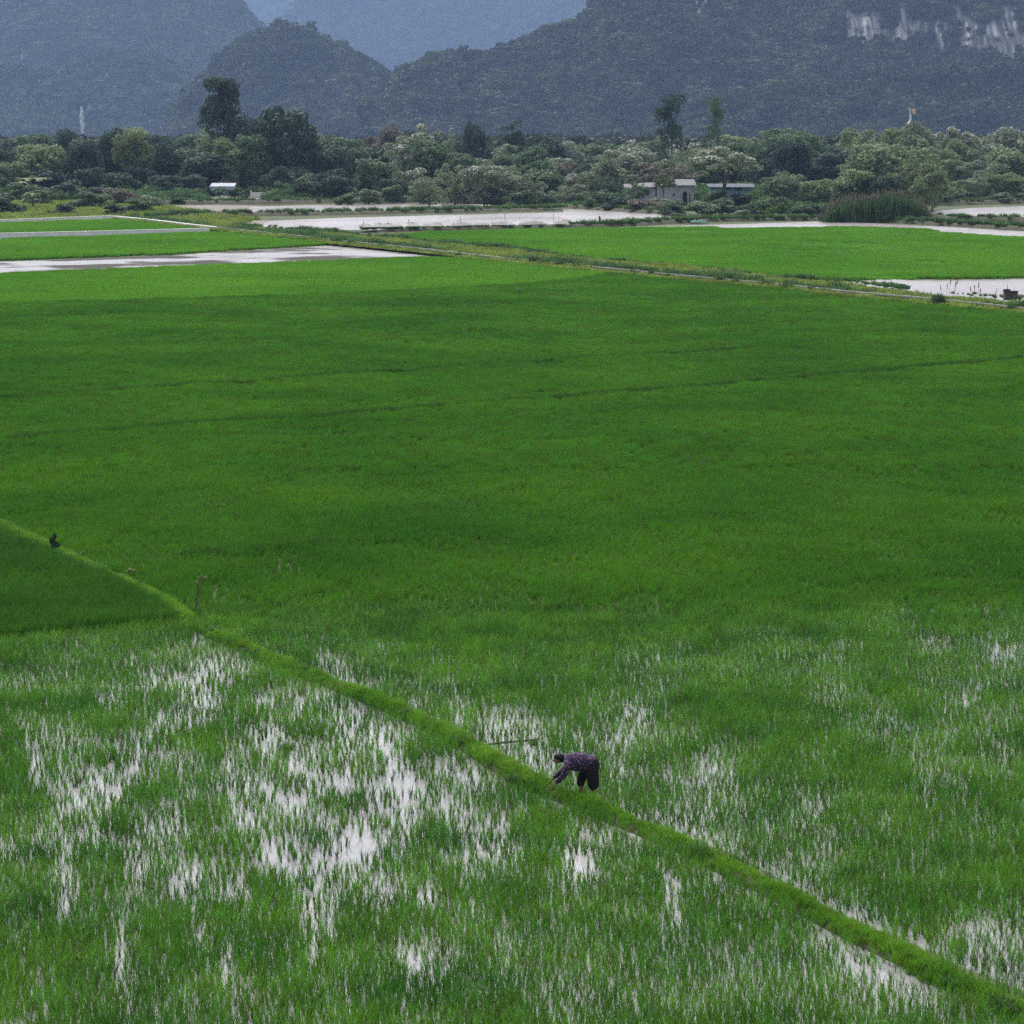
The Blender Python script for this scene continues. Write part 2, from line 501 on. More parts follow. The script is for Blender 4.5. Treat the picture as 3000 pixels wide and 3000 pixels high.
# open water between the plants: photo pixels (x, y, rx, ry, strength)
k_ = 1.5528
GAPS = [(500, 1400, 55, 55, .95), (410, 1260, 90, 60, .62), (380, 1330, 60, 60, .6), (300, 1290, 45, 40, .5), (560, 1330, 60, 50, .6), (640, 1300, 60, 60, .5), (640, 1440, 90, 60, .7),
        (720, 1500, 70, 60, .75), (160, 1525, 60, 40, .55), (65, 1455, 18, 40, .8), (360, 1680, 48, 52, .9), (445, 1690, 28, 55, .98), (590, 1690, 50, 95, .97),
        (640, 1575, 95, 50, .97), (700, 1590, 30, 40, .97), (560, 1520, 70, 50, .6), (765, 1560, 28, 60, .9), (945, 1575, 22, 55, .99), (905, 1600, 14, 30, .8), (1095, 1590, 34, 42, .95), (1190, 1585, 26, 32, .85),
        (790, 1825, 55, 38, .68), (720, 1690, 70, 25, .7), (810, 1700, 22, 30, .85), (230, 1800, 16, 60, .7), (120, 1690, 22, 80, .65), (255, 1640, 22, 70, .7), (380, 1770, 18, 30, .75),
        (940, 1385, 52, 42, .97), (1000, 1395, 35, 45, .93), (1000, 1455, 55, 32, .96), (1055, 1450, 25, 35, .9), (1180, 1400, 90, 45, .5), (1340, 1450, 40, 32, .72), (1270, 1470, 40, 20, .5),
        (1650, 1360, 70, 34, .72), (1600, 1310, 70, 28, .5), (1820, 1325, 24, 22, .6), (1890, 1235, 55, 36, .62), (1760, 1215, 50, 25, .45), (1900, 1430, 18, 40, .7), (1590, 1210, 70, 30, .35), (615, 1245, 24, 18, .7),
        (868, 1332, 22, 14, .75), (1620, 1825, 42, 50, .8), (1745, 1885, 60, 45, .55), (1690, 1850, 60, 40, .5), (1560, 1770, 30, 45, .7), (1265, 1690, 20, 60, .7),
        (1740, 1500, 25, 20, .3), (1540, 1530, 30, 25, .35), (200, 1480, 40, 60, .5), (480, 1480, 60, 40, .6), (300, 1390, 60, 60, .35), (660, 1370, 40, 70, .6), (740, 1440, 30, 60, .6), (880, 1470, 60, 60, .5), (840, 1530, 40, 60, .55),
        (430, 1830, 15, 50, .6), (590, 1800, 14, 45, .6), (960, 1780, 20, 40, .5), (60, 1850, 40, 70, .4), (460, 1900, 25, 30, .5), (320, 1560, 60, 40, .45), (520, 1600, 50, 50, .5), (450, 1560, 50, 40, .45),
        (1350, 1680, 25, 40, .5), (1420, 1660, 12, 12, .6), (1880, 1790, 50, 35, .58), (1800, 1770, 45, 20, .5), (1700, 1715, 20, 10, .5)]
# thin line of water and mud along the far foot of the bund
FOOT = [(1250, 1555), (1320, 1590), (1400, 1622), (1480, 1665), (1560, 1715), (1640, 1748), (1720, 1782), (1800, 1822), (1900, 1862), (2100, 1950)]
LINES = [[(-200, 1185), (0, 1176), (100, 1172), (388, 1152), (582, 1137), (776, 1129), (932, 1111), (1165, 1098), (1500, 1074), (2043, 1040), (2200, 1032)],
         [(40, 1292), (349, 1272), (582, 1250), (776, 1241), (932, 1230), (1500, 1185), (1927, 1152), (2276, 1121), (2665, 1086), (3000, 1060), (3200, 1045)],
         [(560, 1640), (900, 1612), (1130, 1590)], [(1000, 1510), (1500, 1480)], [(1900, 1560), (2500, 1440)]]
LINES_W = [[(float(a), float(b)) for a, b in wpts(l)[:, :2]] for l in LINES]
FOOT_W = [(float(a), float(b)) for a, b in wpts([(x * k_, y * k_) for x, y in FOOT])[:, :2]]

def keep_density(P, px, py, rng, base=1.0, speck=0.0):
    d = np.full(len(px), base)
    wob = (fbm(P[:, 0] * 1.3, P[:, 1] * .8, 91, 3) - .5)
    for gx, gy, rx, ry, s in GAPS:
        q = ((px - gx * k_) / (rx * k_ * .88)) ** 2 + ((py - gy * k_) / (ry * k_ * .95)) ** 2
        q = np.maximum(0, q * (1 + 2.2 * wob) + 1.0 * wob)
        d *= 1 - min(s, .82) * np.exp(-q * 1.05)
    if speck > 0:
        sp = fbm(P[:, 0] * 1.3, P[:, 1] * .8, 33, 3)
        inner = np.clip(1 - np.hypot((px / k_ - 520) / 520, (py / k_ - 1560) / 380) ** 4, 0, 1)
        sp = sp + .065 * inner
        d *= 1 - speck * np.clip((sp - .47) * 5, 0, 1) * np.clip((py - 1880) / 250, 0, 1) * (1 - .75 * np.clip((py - 2520) / 200, 0, 1))
    return d

def hscale(P, seed, amp=.22):
    a = fbm(P[:, 0] * .35, P[:, 1] * .25, seed, 3) - .5
    b = fbm(P[:, 0] * 1.4, P[:, 1] * 1.1, seed + 3, 2) - .5
    return 1 + amp * 2.2 * a + amp * 1.3 * b

def do_rice(name, P, rng, h, protos, label, xy=1.0, idx=None):
    n = len(P)
    s = np.stack([xy * rng.uniform(.9, 1.15, n), xy * rng.uniform(.9, 1.15, n), h], 1)
    s[:, :2] *= np.clip(h, .8, 1.1)[:, None]
    return scatter(name, P, rng.uniform(0, 6.283, n), s, rng.integers(0, len(protos), n) if idx is None else idx, protos, label, cat='rice')

# 1 front-left paddy (this side of the bund) --------------------------------------
left_poly = [(-320, 1892), (0, 1878), (300, 1850), (546, 1830)] + [(x, y + 6) for x, y in BUND[7:]] + [(3300, 3260), (-320, 3260)]
P, px, py, rng = poly_points(left_poly, 0.112, 1)
db = distpoly(P[:, 0], P[:, 1], BX)
d = keep_density(P, px, py, rng, 0.97, 0.52)
dk, ix = thin(d, rng)
k = (db > 0.08 + .25 * fbm(P[:, 0] * .8, P[:, 1] * .8, 62)) & (rng.uniform(0, 1, len(P)) < dk)
P, px, py, d, ix = P[k], px[k], py[k], d[k], ix[k]
h = hscale(P, 5, .25) * (0.72 + 0.28 * np.clip(d, 0, 1)) * np.where(py < 2050, .85, 1.0)
do_rice('front_rice', P, rng, h, tuftsF + thinF, 'sparse rice plants with white water showing between them, near side of the bund', idx=ix)

M['rice_dark'] = mat_leaf('dark_rice_leaf', (.034, .125, .008), (.058, .175, .010), .2, .35, .2)
tuftsD = [proto('dark_tuft', tuft_mesh('dark_tuft', 150 + k, 26, 0.045, 0.26, 0.46, 0.011, 0.55, M['rice_dark'])) for k in range(4)]
# 2 upper-left plot: taller, dense, left of the bund --------------------------------
ul = [(-320, 1450), (0, 1565), (180, 1642), (330, 1712), (470, 1776), (540, 1826), (300, 1850), (0, 1878), (-320, 1893)]
P, px, py, rng = poly_points(ul, 0.19, 2)
db = distpoly(P[:, 0], P[:, 1], BX)
k = db > 0.26; P = P[k]
do_rice('corner_rice', P, rng, 1.12 * hscale(P, 15, .25), tuftsD, 'tall dense dark green rice in the corner plot beside the bund', 1.1)

# 3 main field ----------------------------------------------------------------------
BR = [(-320, 912), (0, 896), (500, 884), (1000, 868), (1300, 853), (1500, 841), (1700, 822), (1790, 806)]
main_poly = BR + [(x, y - 1) for x, y in WALL[6:]] + [(3400, 3200)] + [(x, y) for x, y in BUND[::-1]]
def field_lod(lo, hi, s, seed):
    P, px, py, rng = poly_points(main_poly, s, seed)
    edge = P[:, 1] + rng.uniform(-1, 1, len(P)) * 2.0
    k = (edge >= lo) & (edge < hi) & (np.abs(P[:, 0]) < P[:, 1] * .186 * 1.13 + 2)
    return P[k], px[k], py[k], rng
def cut(P, px, py, rng, clear, spk, lw):
    k = distpoly(P[:, 0], P[:, 1], BX) > clear
    for i, l in enumerate(LINES_W[:2]):
        k &= distpoly(P[:, 0], P[:, 1], l) > .30
    d = keep_density(P, px, py, rng, .98, spk) if len(P) else np.ones(0)
    f = distpoly(P[:, 0], P[:, 1], FOOT_W)
    d = d * np.clip((f - .02) / .26, 0.24, 1)
    lowspot = fbm(P[:, 0] * .55, P[:, 1] * .28, 44, 3)
    d = d * (1 - .0 * lowspot)
    dk, ix = thin(d, rng)
    k &= rng.uniform(0, 1, len(P)) < dk
    cut.ix = ix[k]
    return P[k], px[k], py[k], d[k], np.minimum(lowspot[k], .8)
def sq(P, lo, a=.27): return 1 - a * np.clip((lo - .50) * 6, 0, 1)
P, px, py, rng = field_lod(0, 80, .115, 3)
P, px, py, d, lo = cut(P, px, py, rng, .24, .27, .3)
k = py > 1700
h = hscale(P, 25, .22) * (0.75 + 0.25 * d) * sq(P, lo, .22)
do_rice('near_field_rice', P, rng, h, tuftsF + thinF, 'rice thinning out towards the worker, far side of the bund', idx=cut.ix)
P, px, py, rng = field_lod(80, 112, .2, 4)
P, px, py, d, lo = cut(P, px, py, rng, .30, .0, .3)
do_rice('field_rice', P, rng, hscale(P, 25, .22) * sq(P, lo), tufts, 'dense rice in the middle of the big green field', 1.1)
P, px, py, rng = field_lod(112, 178, .46, 5)
P, px, py, d, lo = cut(P, px, py, rng, .6, 0, .62)
do_rice('broad_field_rice', P, rng, hscale(P, 25, .19) * sq(P, lo, .2), patchM, 'even green rice crossed by thin dark furrow lines')
P, px, py, rng = field_lod(178, 400, .9, 6)
do_rice('distant_field_rice', P, rng, hscale(P, 25, .18), patchF, 'dark green rice at the far end of the big field')

def far_plot(name, poly, protos, label, s=.9, seed=8, h=1.0, amp=.18, spots=0.0, z=0.0):
    P, px, py, rng = poly_points(poly, s, seed, z)
    hh = h * hscale(P, seed * 7, amp)
    if spots:
        sp = fbm(P[:, 0] * .09, P[:, 1] * .06, seed + 50, 3)
        hh = hh * (1 - spots * np.clip((sp - .62) * 12, 0, 1))
    return do_rice(name, P, rng, hh, protos, label)

far_plot('bright_rice_strip', [(-320, 822), (0, 807), (250, 798), (500, 786), (750, 777), (1000, 768), (1200, 760), (1255, 758)] + [(1470, 772), (1754, 801), (1785, 805)] + BR[::-1][1:], patchB, 'bright yellow green rice strip beside the muddy water', seed=9)
far_plot('left_far_rice', [(-320, 663), (0, 657), (330, 646), (480, 662), (610, 679), (0, 693), (-320, 700)], patchB, 'bright green rice between the two pale channels', seed=10)
far_plot('left_mid_rice', [(-320, 716), (0, 704), (640, 684), (890, 709), (960, 718), (700, 733), (500, 746), (0, 764), (-320, 775)], patchB, 'bright green rice between channel and muddy strip', seed=11, amp=.25)
RTOP = [(1145, 694), (1250, 685), (1500, 678), (1800, 673), (2000, 671), (2400, 668), (2700, 676), (2800, 685), (3000, 696), (3320, 712)]
RBOT = [(3320, 818), (3000, 816), (2500, 821), (2300, 817), (2000, 780), (1740, 763), (1500, 731), (1300, 712)]
far_plot('right_far_rice', RTOP + RBOT, patchB, 'bright green rice in the far right field with darker hollows', seed=12, spots=.55, h=1.15)

# ------------------------------------------------------------------ flooded strip, ponds
sheet('mud_strip', [(-320, 780), (0, 767), (500, 748), (700, 735), (960, 720), (974, 716), (1213, 739), (1262, 745), (1262, 756), (1000, 771), (500, 789), (0, 810), (-320, 826)], 0.005, M['strip'])
POND_NEAR = [(716, 662), (760, 648), (1000, 638), (1300, 630), (1500, 625), (1650, 622), (1650, 611), (1780, 618), (1900, 626), (1985, 631), (1975, 641), (1900, 651), (1750, 657), (1500, 668), (1200, 672), (1000, 674), (870, 675), (800, 669)]
sheet('pond', POND_NEAR, 0.0, M['pond'])
POND_FAR = [(700, 624), (740, 605), (1000, 599), (1200, 596), (1480, 599), (1560, 606), (1640, 613), (1500, 614), (1300, 618), (1000, 622)]
sheet('pond', POND_FAR, 0.004, M['pond'])
sheet('pond', [(620, 586), (640, 579), (790, 571), (880, 574), (1000, 577), (1000, 582)], 0.0, M['pond'])
sheet('pond', [(2700, 634), (2745, 618), (2850, 609), (3000, 603), (3320, 600), (3320, 646), (3000, 640)], 0.0, M['pond'])
sheet('pond', [(2470, 828), (2600, 816), (3000, 813), (3400, 813), (3400, 900), (3000, 890), (2900, 882), (2750, 870), (2600, 853), (2480, 836)], 0.0, M['pond'])
sheet('ditch_water', [(1060, 697), (1270, 681), (1500, 671), (1800, 664), (2000, 661), (2300, 652), (2420, 648), (2620, 657), (2800, 666), (3000, 678), (3320, 694), (3320, 716), (3000, 700), (2800, 689), (2700, 680), (2400, 672), (2000, 675), (1500, 682), (1250, 689), (1145, 698)], 0.0, M['pond'])
sheet('mud_flat', [(430, 628), (470, 603), (640, 600), (760, 603), (720, 626)], 0.002, M['mud'])
sheet('mud_flat', [(640, 668), (560, 655), (700, 646), (800, 646), (740, 664)], 0.002, M['mud'])
sheet('mud_flat', [(440, 592), (470, 574), (640, 570), (800, 571), (660, 590)], 0.002, M['mud'])

# banks between the ponds
banks = []
def bank(pix, w, h, seed):
    o = ridge_bank('pond_bank', wpts(pix), w, h, M['earth'], seed, step=3)
    banks.append((wpts(pix), w, h)); return o
bank([(440, 640), (560, 632), (720, 632), (1000, 628), (1300, 622), (1500, 618), (1640, 614)], 6, .55, 1)
bank([(380, 600), (480, 597), (720, 598), (1000, 593), (1250, 590), (1500, 597), (1650, 607), (1800, 614), (1990, 628)], 7, .7, 2)
bank([(1060, 680), (1200, 676), (1500, 672), (1800, 663), (1990, 652), (2100, 648), (2350, 645), (2600, 650), (2800, 661), (3000, 673), (3320, 690)], 3.5, .5, 3)
bank([(2560, 646), (2740, 646), (3000, 652), (3320, 660)], 5, .8, 4)
bank([(2700, 602), (2850, 598), (3000, 594), (3320, 590)], 7, .8, 5)
bank([(380, 566), (640, 562), (900, 565)], 5, 0.6, 6)

# raised farm track behind the long wall
TRACK = [(330, 640), (430, 648), (560, 650), (700, 664), (800, 672), (1000, 686), (1140, 697), (1300, 714), (1500, 733), (1740, 764), (2000, 781), (2300, 819), (2480, 834), (2600, 852), (2750, 869), (2900, 881), (3000, 889), (3320, 911)]
trk = TRACK + [(x, y - 1) for x, y in WALL[::-1]]
sheet('farm_track', trk, 0.25, M['ground'])

# ------------------------------------------------------------------ weeds and grass on banks (stuff)
weeds = [proto('weed', tuft_mesh('weed', 100 + k, 60, .5, .3, 1.0, .14, .9, M['weed'], 2)) for k in range(4)]
tgrass = [proto('track_tuft', tuft_mesh('track_tuft', 110 + k, 60, .6, .10, .32, .07, .9, M['track_grass'], 2)) for k in range(4)]
bgrass = [proto('bund_tuft', tuft_mesh('bund_tuft', 120 + k, 30, .07, .07, .20, .008, .8, M['bund_grass'], 3)) for k in range(5)]

P, px, py, rng = poly_points(trk, .75, 21, .25)
k = rng.uniform(0, 1, len(P)) < .9; P = P[k]; n = len(P)
scatter('track_grass', P, rng.uniform(0, 6.28, n), rng.uniform(.7, 1.3, n) * (0.6 + .9 * fbm(P[:, 0] * .2, P[:, 1] * .2, 3)), rng.integers(0, 4, n), tgrass, 'pale yellow green grass on the raised farm track', cat='grass')

def line_weeds(pix, off, spread, step, s0, s1, seed, z=0.0, clump=.45):
    L = dense_line(wpts(pix)[:, :2], step)
    rng = np.random.default_rng(seed)
    T = np.gradient(L, axis=0); T /= np.linalg.norm(T, axis=1)[:, None] + 1e-9
    Nn = np.stack([-T[:, 1], T[:, 0]], 1)
    m = 3
    Lr = np.repeat(L, m, 0); Nr = np.repeat(Nn, m, 0)
    q = Lr + Nr * (off + rng.normal(0, spread, len(Lr)))[:, None] + rng.uniform(-step, step, (len(Lr), 2)) * .5
    cl = fbm(q[:, 0] * .12, q[:, 1] * .12, seed, 3)
    k = cl > clump - .12 * rng.uniform(0, 1, len(q))
    q, cl = q[k], cl[k]
    sc = rng.uniform(s0, s1, len(q)) * (.5 + 1.0 * np.clip((cl - .35) * 3, 0, 1))
    return np.concatenate([q, np.full((len(q), 1), z)], 1), sc
A = []
A.append(line_weeds(WALL, 1.2, .7, .6, .4, .8, 31, .2, .42))
A.append(line_weeds([(700, 664), (1000, 688), (1300, 716), (1500, 735), (1740, 766), (2000, 784), (2300, 821)], -1.0, .8, .8, .35, .7, 32, .2, .44))
A.append(line_weeds([(2300, 822), (2480, 832), (2600, 849), (2750, 866), (2900, 878), (3000, 886), (3320, 908)], .6, .5, .7, .22, .45, 33, .2, .50))
A.append(line_weeds([(330, 641), (640, 673), (900, 700)], .8, .8, .9, .4, .9, 34, .1, .5))
for i, (b, w, h) in enumerate(banks):
    for j in range(3):
        L = b[:, :2]
        rng = np.random.default_rng(300 + i * 5 + j)
        D_ = dense_line(L, .9); q = D_ + rng.normal(0, w * .22, D_.shape)
        q = np.concatenate([q, np.full((len(q), 1), h * .7)], 1)
        A.append((q, rng.uniform(.5, 1.05, len(q))))
P = np.concatenate([a for a, _ in A]); S = np.concatenate([b for _, b in A])
rng = np.random.default_rng(5); n = len(P)
scatter('bank_weeds', P, rng.uniform(0, 6.28, n), S, rng.integers(0, 4, n), weeds, 'dark green weeds covering the pond banks and the wall foot', cat='weeds')

P, px, py, rng = poly_points([(-320, 655), (0, 648), (330, 640), (640, 668), (760, 645), (450, 600), (500, 560), (-320, 545)], 1.6, 41)
k = rng.uniform(0, 1, len(P)) < .45 + .5 * fbm(P[:, 0] * .06, P[:, 1] * .04, 8); P = P[k]; n = len(P)
scatter('meadow_grass', P, rng.uniform(0, 6.28, n), rng.uniform(1.2, 2.6, n), rng.integers(0, 4, n), tgrass, 'rough grass around the far left bushes', cat='grass')
def mound(seed, card=.09):
    rng = np.random.default_rng(seed)
    lob = [(rng.uniform(-.5, .5), rng.uniform(-.5, .5), rng.uniform(.05, .35), rng.uniform(.2, .4), rng.uniform(.2, .4), rng.uniform(.15, .3)) for _ in range(9)]
    return quad_mesh('mound', crown_cards(rng, lob, 520, card), [M['weed']])
UNDER = [(380, 592), (-320, 592), (-320, 540), (3320, 540), (3320, 592), (2720, 598), (2400, 630), (2000, 632), (1700, 610), (1600, 596), (1250, 586)]
# dark-coloured tufts painting in the shade between rice rows along the furrow lines
M['furrow'] = mat_leaf('furrow_shade_leaf', (.034, .115, .008), (.062, .175, .012), .3, .25, .25)
shade_tufts = [proto('furrow_tuft', tuft_mesh('furrow_tuft', 140 + k, 34, .16, .30, .50, .022, .7, M['furrow'], 2)) for k in range(4)]
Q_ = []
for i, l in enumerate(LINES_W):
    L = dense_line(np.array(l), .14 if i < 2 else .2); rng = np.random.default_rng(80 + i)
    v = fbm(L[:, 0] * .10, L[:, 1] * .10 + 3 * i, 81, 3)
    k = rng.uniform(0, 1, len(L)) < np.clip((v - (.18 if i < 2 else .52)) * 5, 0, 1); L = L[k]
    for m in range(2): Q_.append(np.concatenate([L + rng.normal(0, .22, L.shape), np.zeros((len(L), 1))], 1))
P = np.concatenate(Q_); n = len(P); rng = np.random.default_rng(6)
scatter('furrow_shade_tufts', P, rng.uniform(0, 6.28, n), rng.uniform(.85, 1.15, n), rng.integers(0, 4, n), shade_tufts, 'tufts coloured dark as the shaded gap lines crossing the big rice field', cat='grass')

ridge_bank('mud_margin', wpts([(x * k_, y * k_ + 4) for x, y in FOOT[1:]]), .26, .025, M['mud'], 9, step=.35, rough=.9, base=.0, flat=.6)

# grass on the foreground bund
L = dense_line(np.array(BX), .05); rng = np.random.default_rng(51)
m = 6; Lr = np.repeat(L, m, 0)
T = np.gradient(L, axis=0); T /= np.linalg.norm(T, axis=1)[:, None] + 1e-9
Nr = np.repeat(np.stack([-T[:, 1], T[:, 0]], 1), m, 0)
u = rng.uniform(-.22, .22, len(Lr)) * (.35 + 1.25 * fbm(Lr[:, 0] * .7, Lr[:, 1] * .7, 61))
q = Lr + Nr * u[:, None] + rng.uniform(-.05, .05, (len(Lr), 2))
k = rng.uniform(0, 1, len(q)) < .5 + .45 * fbm(q[:, 0] * .8, q[:, 1] * .8, 6)
q, u = q[k], u[k]
z = .12 * np.clip((.28 - np.abs(u)) / .2, 0, 1)
n = len(q)
scatter('bund_grass', np.concatenate([q, z[:, None]], 1), rng.uniform(0, 6.28, n), rng.uniform(.7, 1.25, n) * (.35 + 1.3 * fbm(q[:, 0] * .9, q[:, 1] * .9, 9)), rng.integers(0, 5, n), bgrass, 'short bright grass along the diagonal bund', cat='grass')

L = dense_line(np.array(BX), .22); rng = np.random.default_rng(57)
v = fbm(L[:, 0] * .6, L[:, 1] * .6, 58, 3); k = (v > .50) & (rng.uniform(0, 1, len(L)) < .75); L = L[k] + rng.normal(0, .16, L[k].shape); n = len(L)
scatter('bund_weeds', np.concatenate([L, np.full((n, 1), .05)], 1), rng.uniform(0, 6.28, n), rng.uniform(.16, .36, n), rng.integers(0, 4, n), weeds, 'darker broad weeds here and there along the diagonal bund', cat='weeds')

# ------------------------------------------------------------------ hills
def mat_hill(name, c1, c2):
    m, n, out = newmat(name)
    t = noise(n, 0.035, 6); r = ramp(n, [(.35, c1), (.65, c2)]); n.links.new(t.outputs['Fac'], r.inputs[0])
    at = N(n, 'ShaderNodeAttribute'); at.attribute_name = 'rock'
    st = noise(n, 0.30, 5, sc=(1, .10, .13))          # vertical streaks on the limestone
    rr = ramp(n, [(.34, (.06, .06, .055)), (.50, (.15, .147, .142)), (.68, (.42, .412, .40))]); n.links.new(st.outputs['Fac'], rr.inputs[0])
    st2 = noise(n, 0.17, 4, sc=(1, .06, .08))
    mu = N(n, 'ShaderNodeMath', operation='MULTIPLY_ADD'); mu.inputs[1].default_value = 5.0; mu.inputs[2].default_value = -1.60
    n.links.new(st2.outputs['Fac'], mu.inputs[0])
    mm = N(n, 'ShaderNodeMath', operation='MULTIPLY'); mm.use_clamp = True
    n.links.new(at.outputs['Fac'], mm.inputs[0]); n.links.new(mu.outputs[0], mm.inputs[1])
    bl = noise(n, .07, 5); blr = ramp(n, [(.36, (0, 0, 0)), (.47, (1, 1, 1))]); n.links.new(bl.outputs['Fac'], blr.inputs[0])
    m3 = N(n, 'ShaderNodeMath', operation='MULTIPLY'); n.links.new(mm.outputs[0], m3.inputs[0]); n.links.new(blr.outputs[0], m3.inputs[1]); mm = m3
    col = mixc(n, mm.outputs[0], r.outputs[0], rr.outputs[0])
    b = N(n, 'ShaderNodeBsdfPrincipled'); b.inputs['Roughness'].default_value = .95; b.inputs['Specular IOR Level'].default_value = .1
    n.links.new(col, b.inputs['Base Color']); n.links.new(b.outputs[0], out.inputs[0])
    return m
M['hill'] = mat_hill('wooded_hillside', (.014, .022, .011), (.03, .04, .018))

def crown_cards(rng, lobes, n, card, up=.35, shell=(.72, 1.05), aspect=1.5):
    lobes = np.asarray(lobes, float)                    # x y z rx ry rz
    w = (lobes[:, 3] * lobes[:, 4] * lobes[:, 5]) ** .66; w /= w.sum()
    L = lobes[rng.choice(len(lobes), n, p=w)]
    d = rng.normal(0, 1, (n, 3)); d[:, 2] += up; d /= np.linalg.norm(d, axis=1)[:, None]
    c = L[:, :3] + d * L[:, 3:6] * rng.uniform(*shell, n)[:, None]
    nn = d + rng.normal(0, .6, (n, 3)); nn /= np.linalg.norm(nn, axis=1)[:, None]
    t = np.cross(nn, rng.normal(0, 1, (n, 3))); t /= np.linalg.norm(t, axis=1)[:, None] + 1e-9
    b = np.cross(nn, t)
    s = card * rng.uniform(.6, 1.3, n)[:, None]
    a = t * s * aspect * .5; b = b * s * .5
    return np.stack([c - a, c - b * .9 + a * .1, c + a, c + b * .9 - a * .1], 1)

rngH = np.random.default_rng(99)
hill_crowns = []
for k in range(4):
    lob = [(rngH.uniform(-.35, .35), rngH.uniform(-.35, .35), rngH.uniform(.2, .75), rngH.uniform(.35, .55), rngH.uniform(.35, .55), rngH.uniform(.3, .5)) for _ in range(4)]
    hill_crowns.append(proto('hill_crown', quad_mesh('hill_crown', crown_cards(rngH, lob, 170, .30), [M['forest']])))

def hill(name, ridge, Dr, Df, Db, amp, ntree, tsize, seed, rocks=(), pw=.85, label='', nv=70, nu=220, tint=(1, 1, 1), bulge=0.0):
    rx = np.array([p[0] for p in ridge], float); ry = np.array([p[1] for p in ridge], float)
    xs = np.linspace(rx[0], rx[-1], nu)
    ys = np.interp(xs, rx, ry)
    ysm = np.convolve(np.pad(ys, 4, 'edge'), np.ones(9) / 9, 'valid')
    ys = .5 * ys + .5 * ysm
    az = (xs - 1500) / F / FW[1]                          # tan of azimuth near the horizon
    zr = np.array([WD(x, y, Dr)[2] for x, y in zip(xs, ys)])
    v = np.linspace(0, 1.6, nv)
    P = np.zeros((nu, nv, 3))
    Y = np.where(v <= 1, Df + (Dr - Df) * v, Dr + (Db - Dr) * (v - 1) / .6)
    prof = np.where(v <= 1, np.clip(v, 0, 1) ** 1.1, np.cos((v - 1) / .6 * math.pi / 2) ** .8)
    for j in range(nv):
        Yj = Y[j] * (1 + bulge * np.cos((xs - rx.mean()) / (rx[-1] - rx[0]) * math.pi) * -(1 - min(v[j], 1)))
        P[:, j, 0] = az * Yj; P[:, j, 1] = Yj
        nz = fbm(P[:, j, 0] / (amp * 4.5), np.full(nu, Yj[0]) / (amp * 7), seed, 5) - .5
        lump = amp * (nz * 1.7 + 1.6 * (fbm(P[:, j, 0] / (amp * 11), np.full(nu, Yj[0]) / (amp * 22), seed + 40, 2) - .5)) * 1.5 * min(1, v[j] * 2.2) * (1 if v[j] < .8 else max(.25, 1 - (v[j] - .8) * 4))
        P[:, j, 2] = zr * prof[j] + lump - 3 * (v[j] == 0)
    me = grid_mesh(name, P, M['hill'])
    px, py = PX(P.reshape(-1, 3)); 
    rock = np.zeros(nu * nv)
    wx = (fbm(px / 10, py / 60, seed + 3, 3) - .5) * 18; wy = (fbm(px / 9, py / 90, seed + 4, 3) - .5) * 70
    for x0, y0, x1, y1, s in rocks:
        x0 -= 9; x1 += 9; y1 += 14
        q = np.minimum(np.minimum(px + wx - x0, x1 - px - wx) / 6, np.minimum(py + wy - y0, y1 - py - wy) / 8)
        rock = np.maximum(rock, s * np.clip(q + .4, 0, 1))
    a = me.attributes.new('rock', 'FLOAT', 'POINT'); a.data.foreach_set('value', rock.astype(np.float32))
    o = bpy.data.objects.new(name, me); C.objects.link(o); tag(o, label, kind='structure')
    # woods on the slope
    rng = np.random.default_rng(seed)
    n = ntree * 2
    i = rng.uniform(0, nu - 1.01, n); j = rng.uniform(0, (nv - 1) * .68, n)
    i0 = i.astype(int); j0 = j.astype(int); fi = (i - i0)[:, None]; fj = (j - j0)[:, None]
    Q = (P[i0, j0] * (1 - fi) * (1 - fj) + P[i0 + 1, j0] * fi * (1 - fj) + P[i0, j0 + 1] * (1 - fi) * fj + P[i0 + 1, j0 + 1] * fi * fj)
    R = rock.reshape(nu, nv)[i0, j0]
    qx, qy = PX(Q)
    k = (rng.uniform(0, 1, n) > R * 1.12) & (qx > -120) & (qx < 3120) & (qy > -160)
    Q = Q[k][:ntree]; n = len(Q)
    s = tsize * rng.uniform(.4, 1.0, n) * np.where(rng.uniform(0, 1, n) < .12, 1.7, 1.25) * (.75 + .6 * fbm(Q[:, 0] / 40, Q[:, 1] / 60, seed + 9, 3))
    sc = np.stack([s, s, s * rng.uniform(.8, 1.25, n)], 1); Q[:, 2] -= s * .25
    w = scatter(name + '_woods', Q, rng.uniform(0, 6.28, n), sc, rng.integers(0, len(hill_crowns), n), hill_crowns, 'dense dark woods clothing ' + label, cat='woods')
    return o

def bumpy(pts, seed, a=7):
    out = []
    rng = np.random.default_rng(seed)
    for (x0, y0), (x1, y1) in zip(pts[:-1], pts[1:]):
        n = max(1, int(abs(x1 - x0) / 12))
        for t in range(n):
            out.append((x0 + (x1 - x0) * t / n, y0 + (y1 - y0) * t / n + rng.uniform(-a, a)))
    out.append(pts[-1]); return out

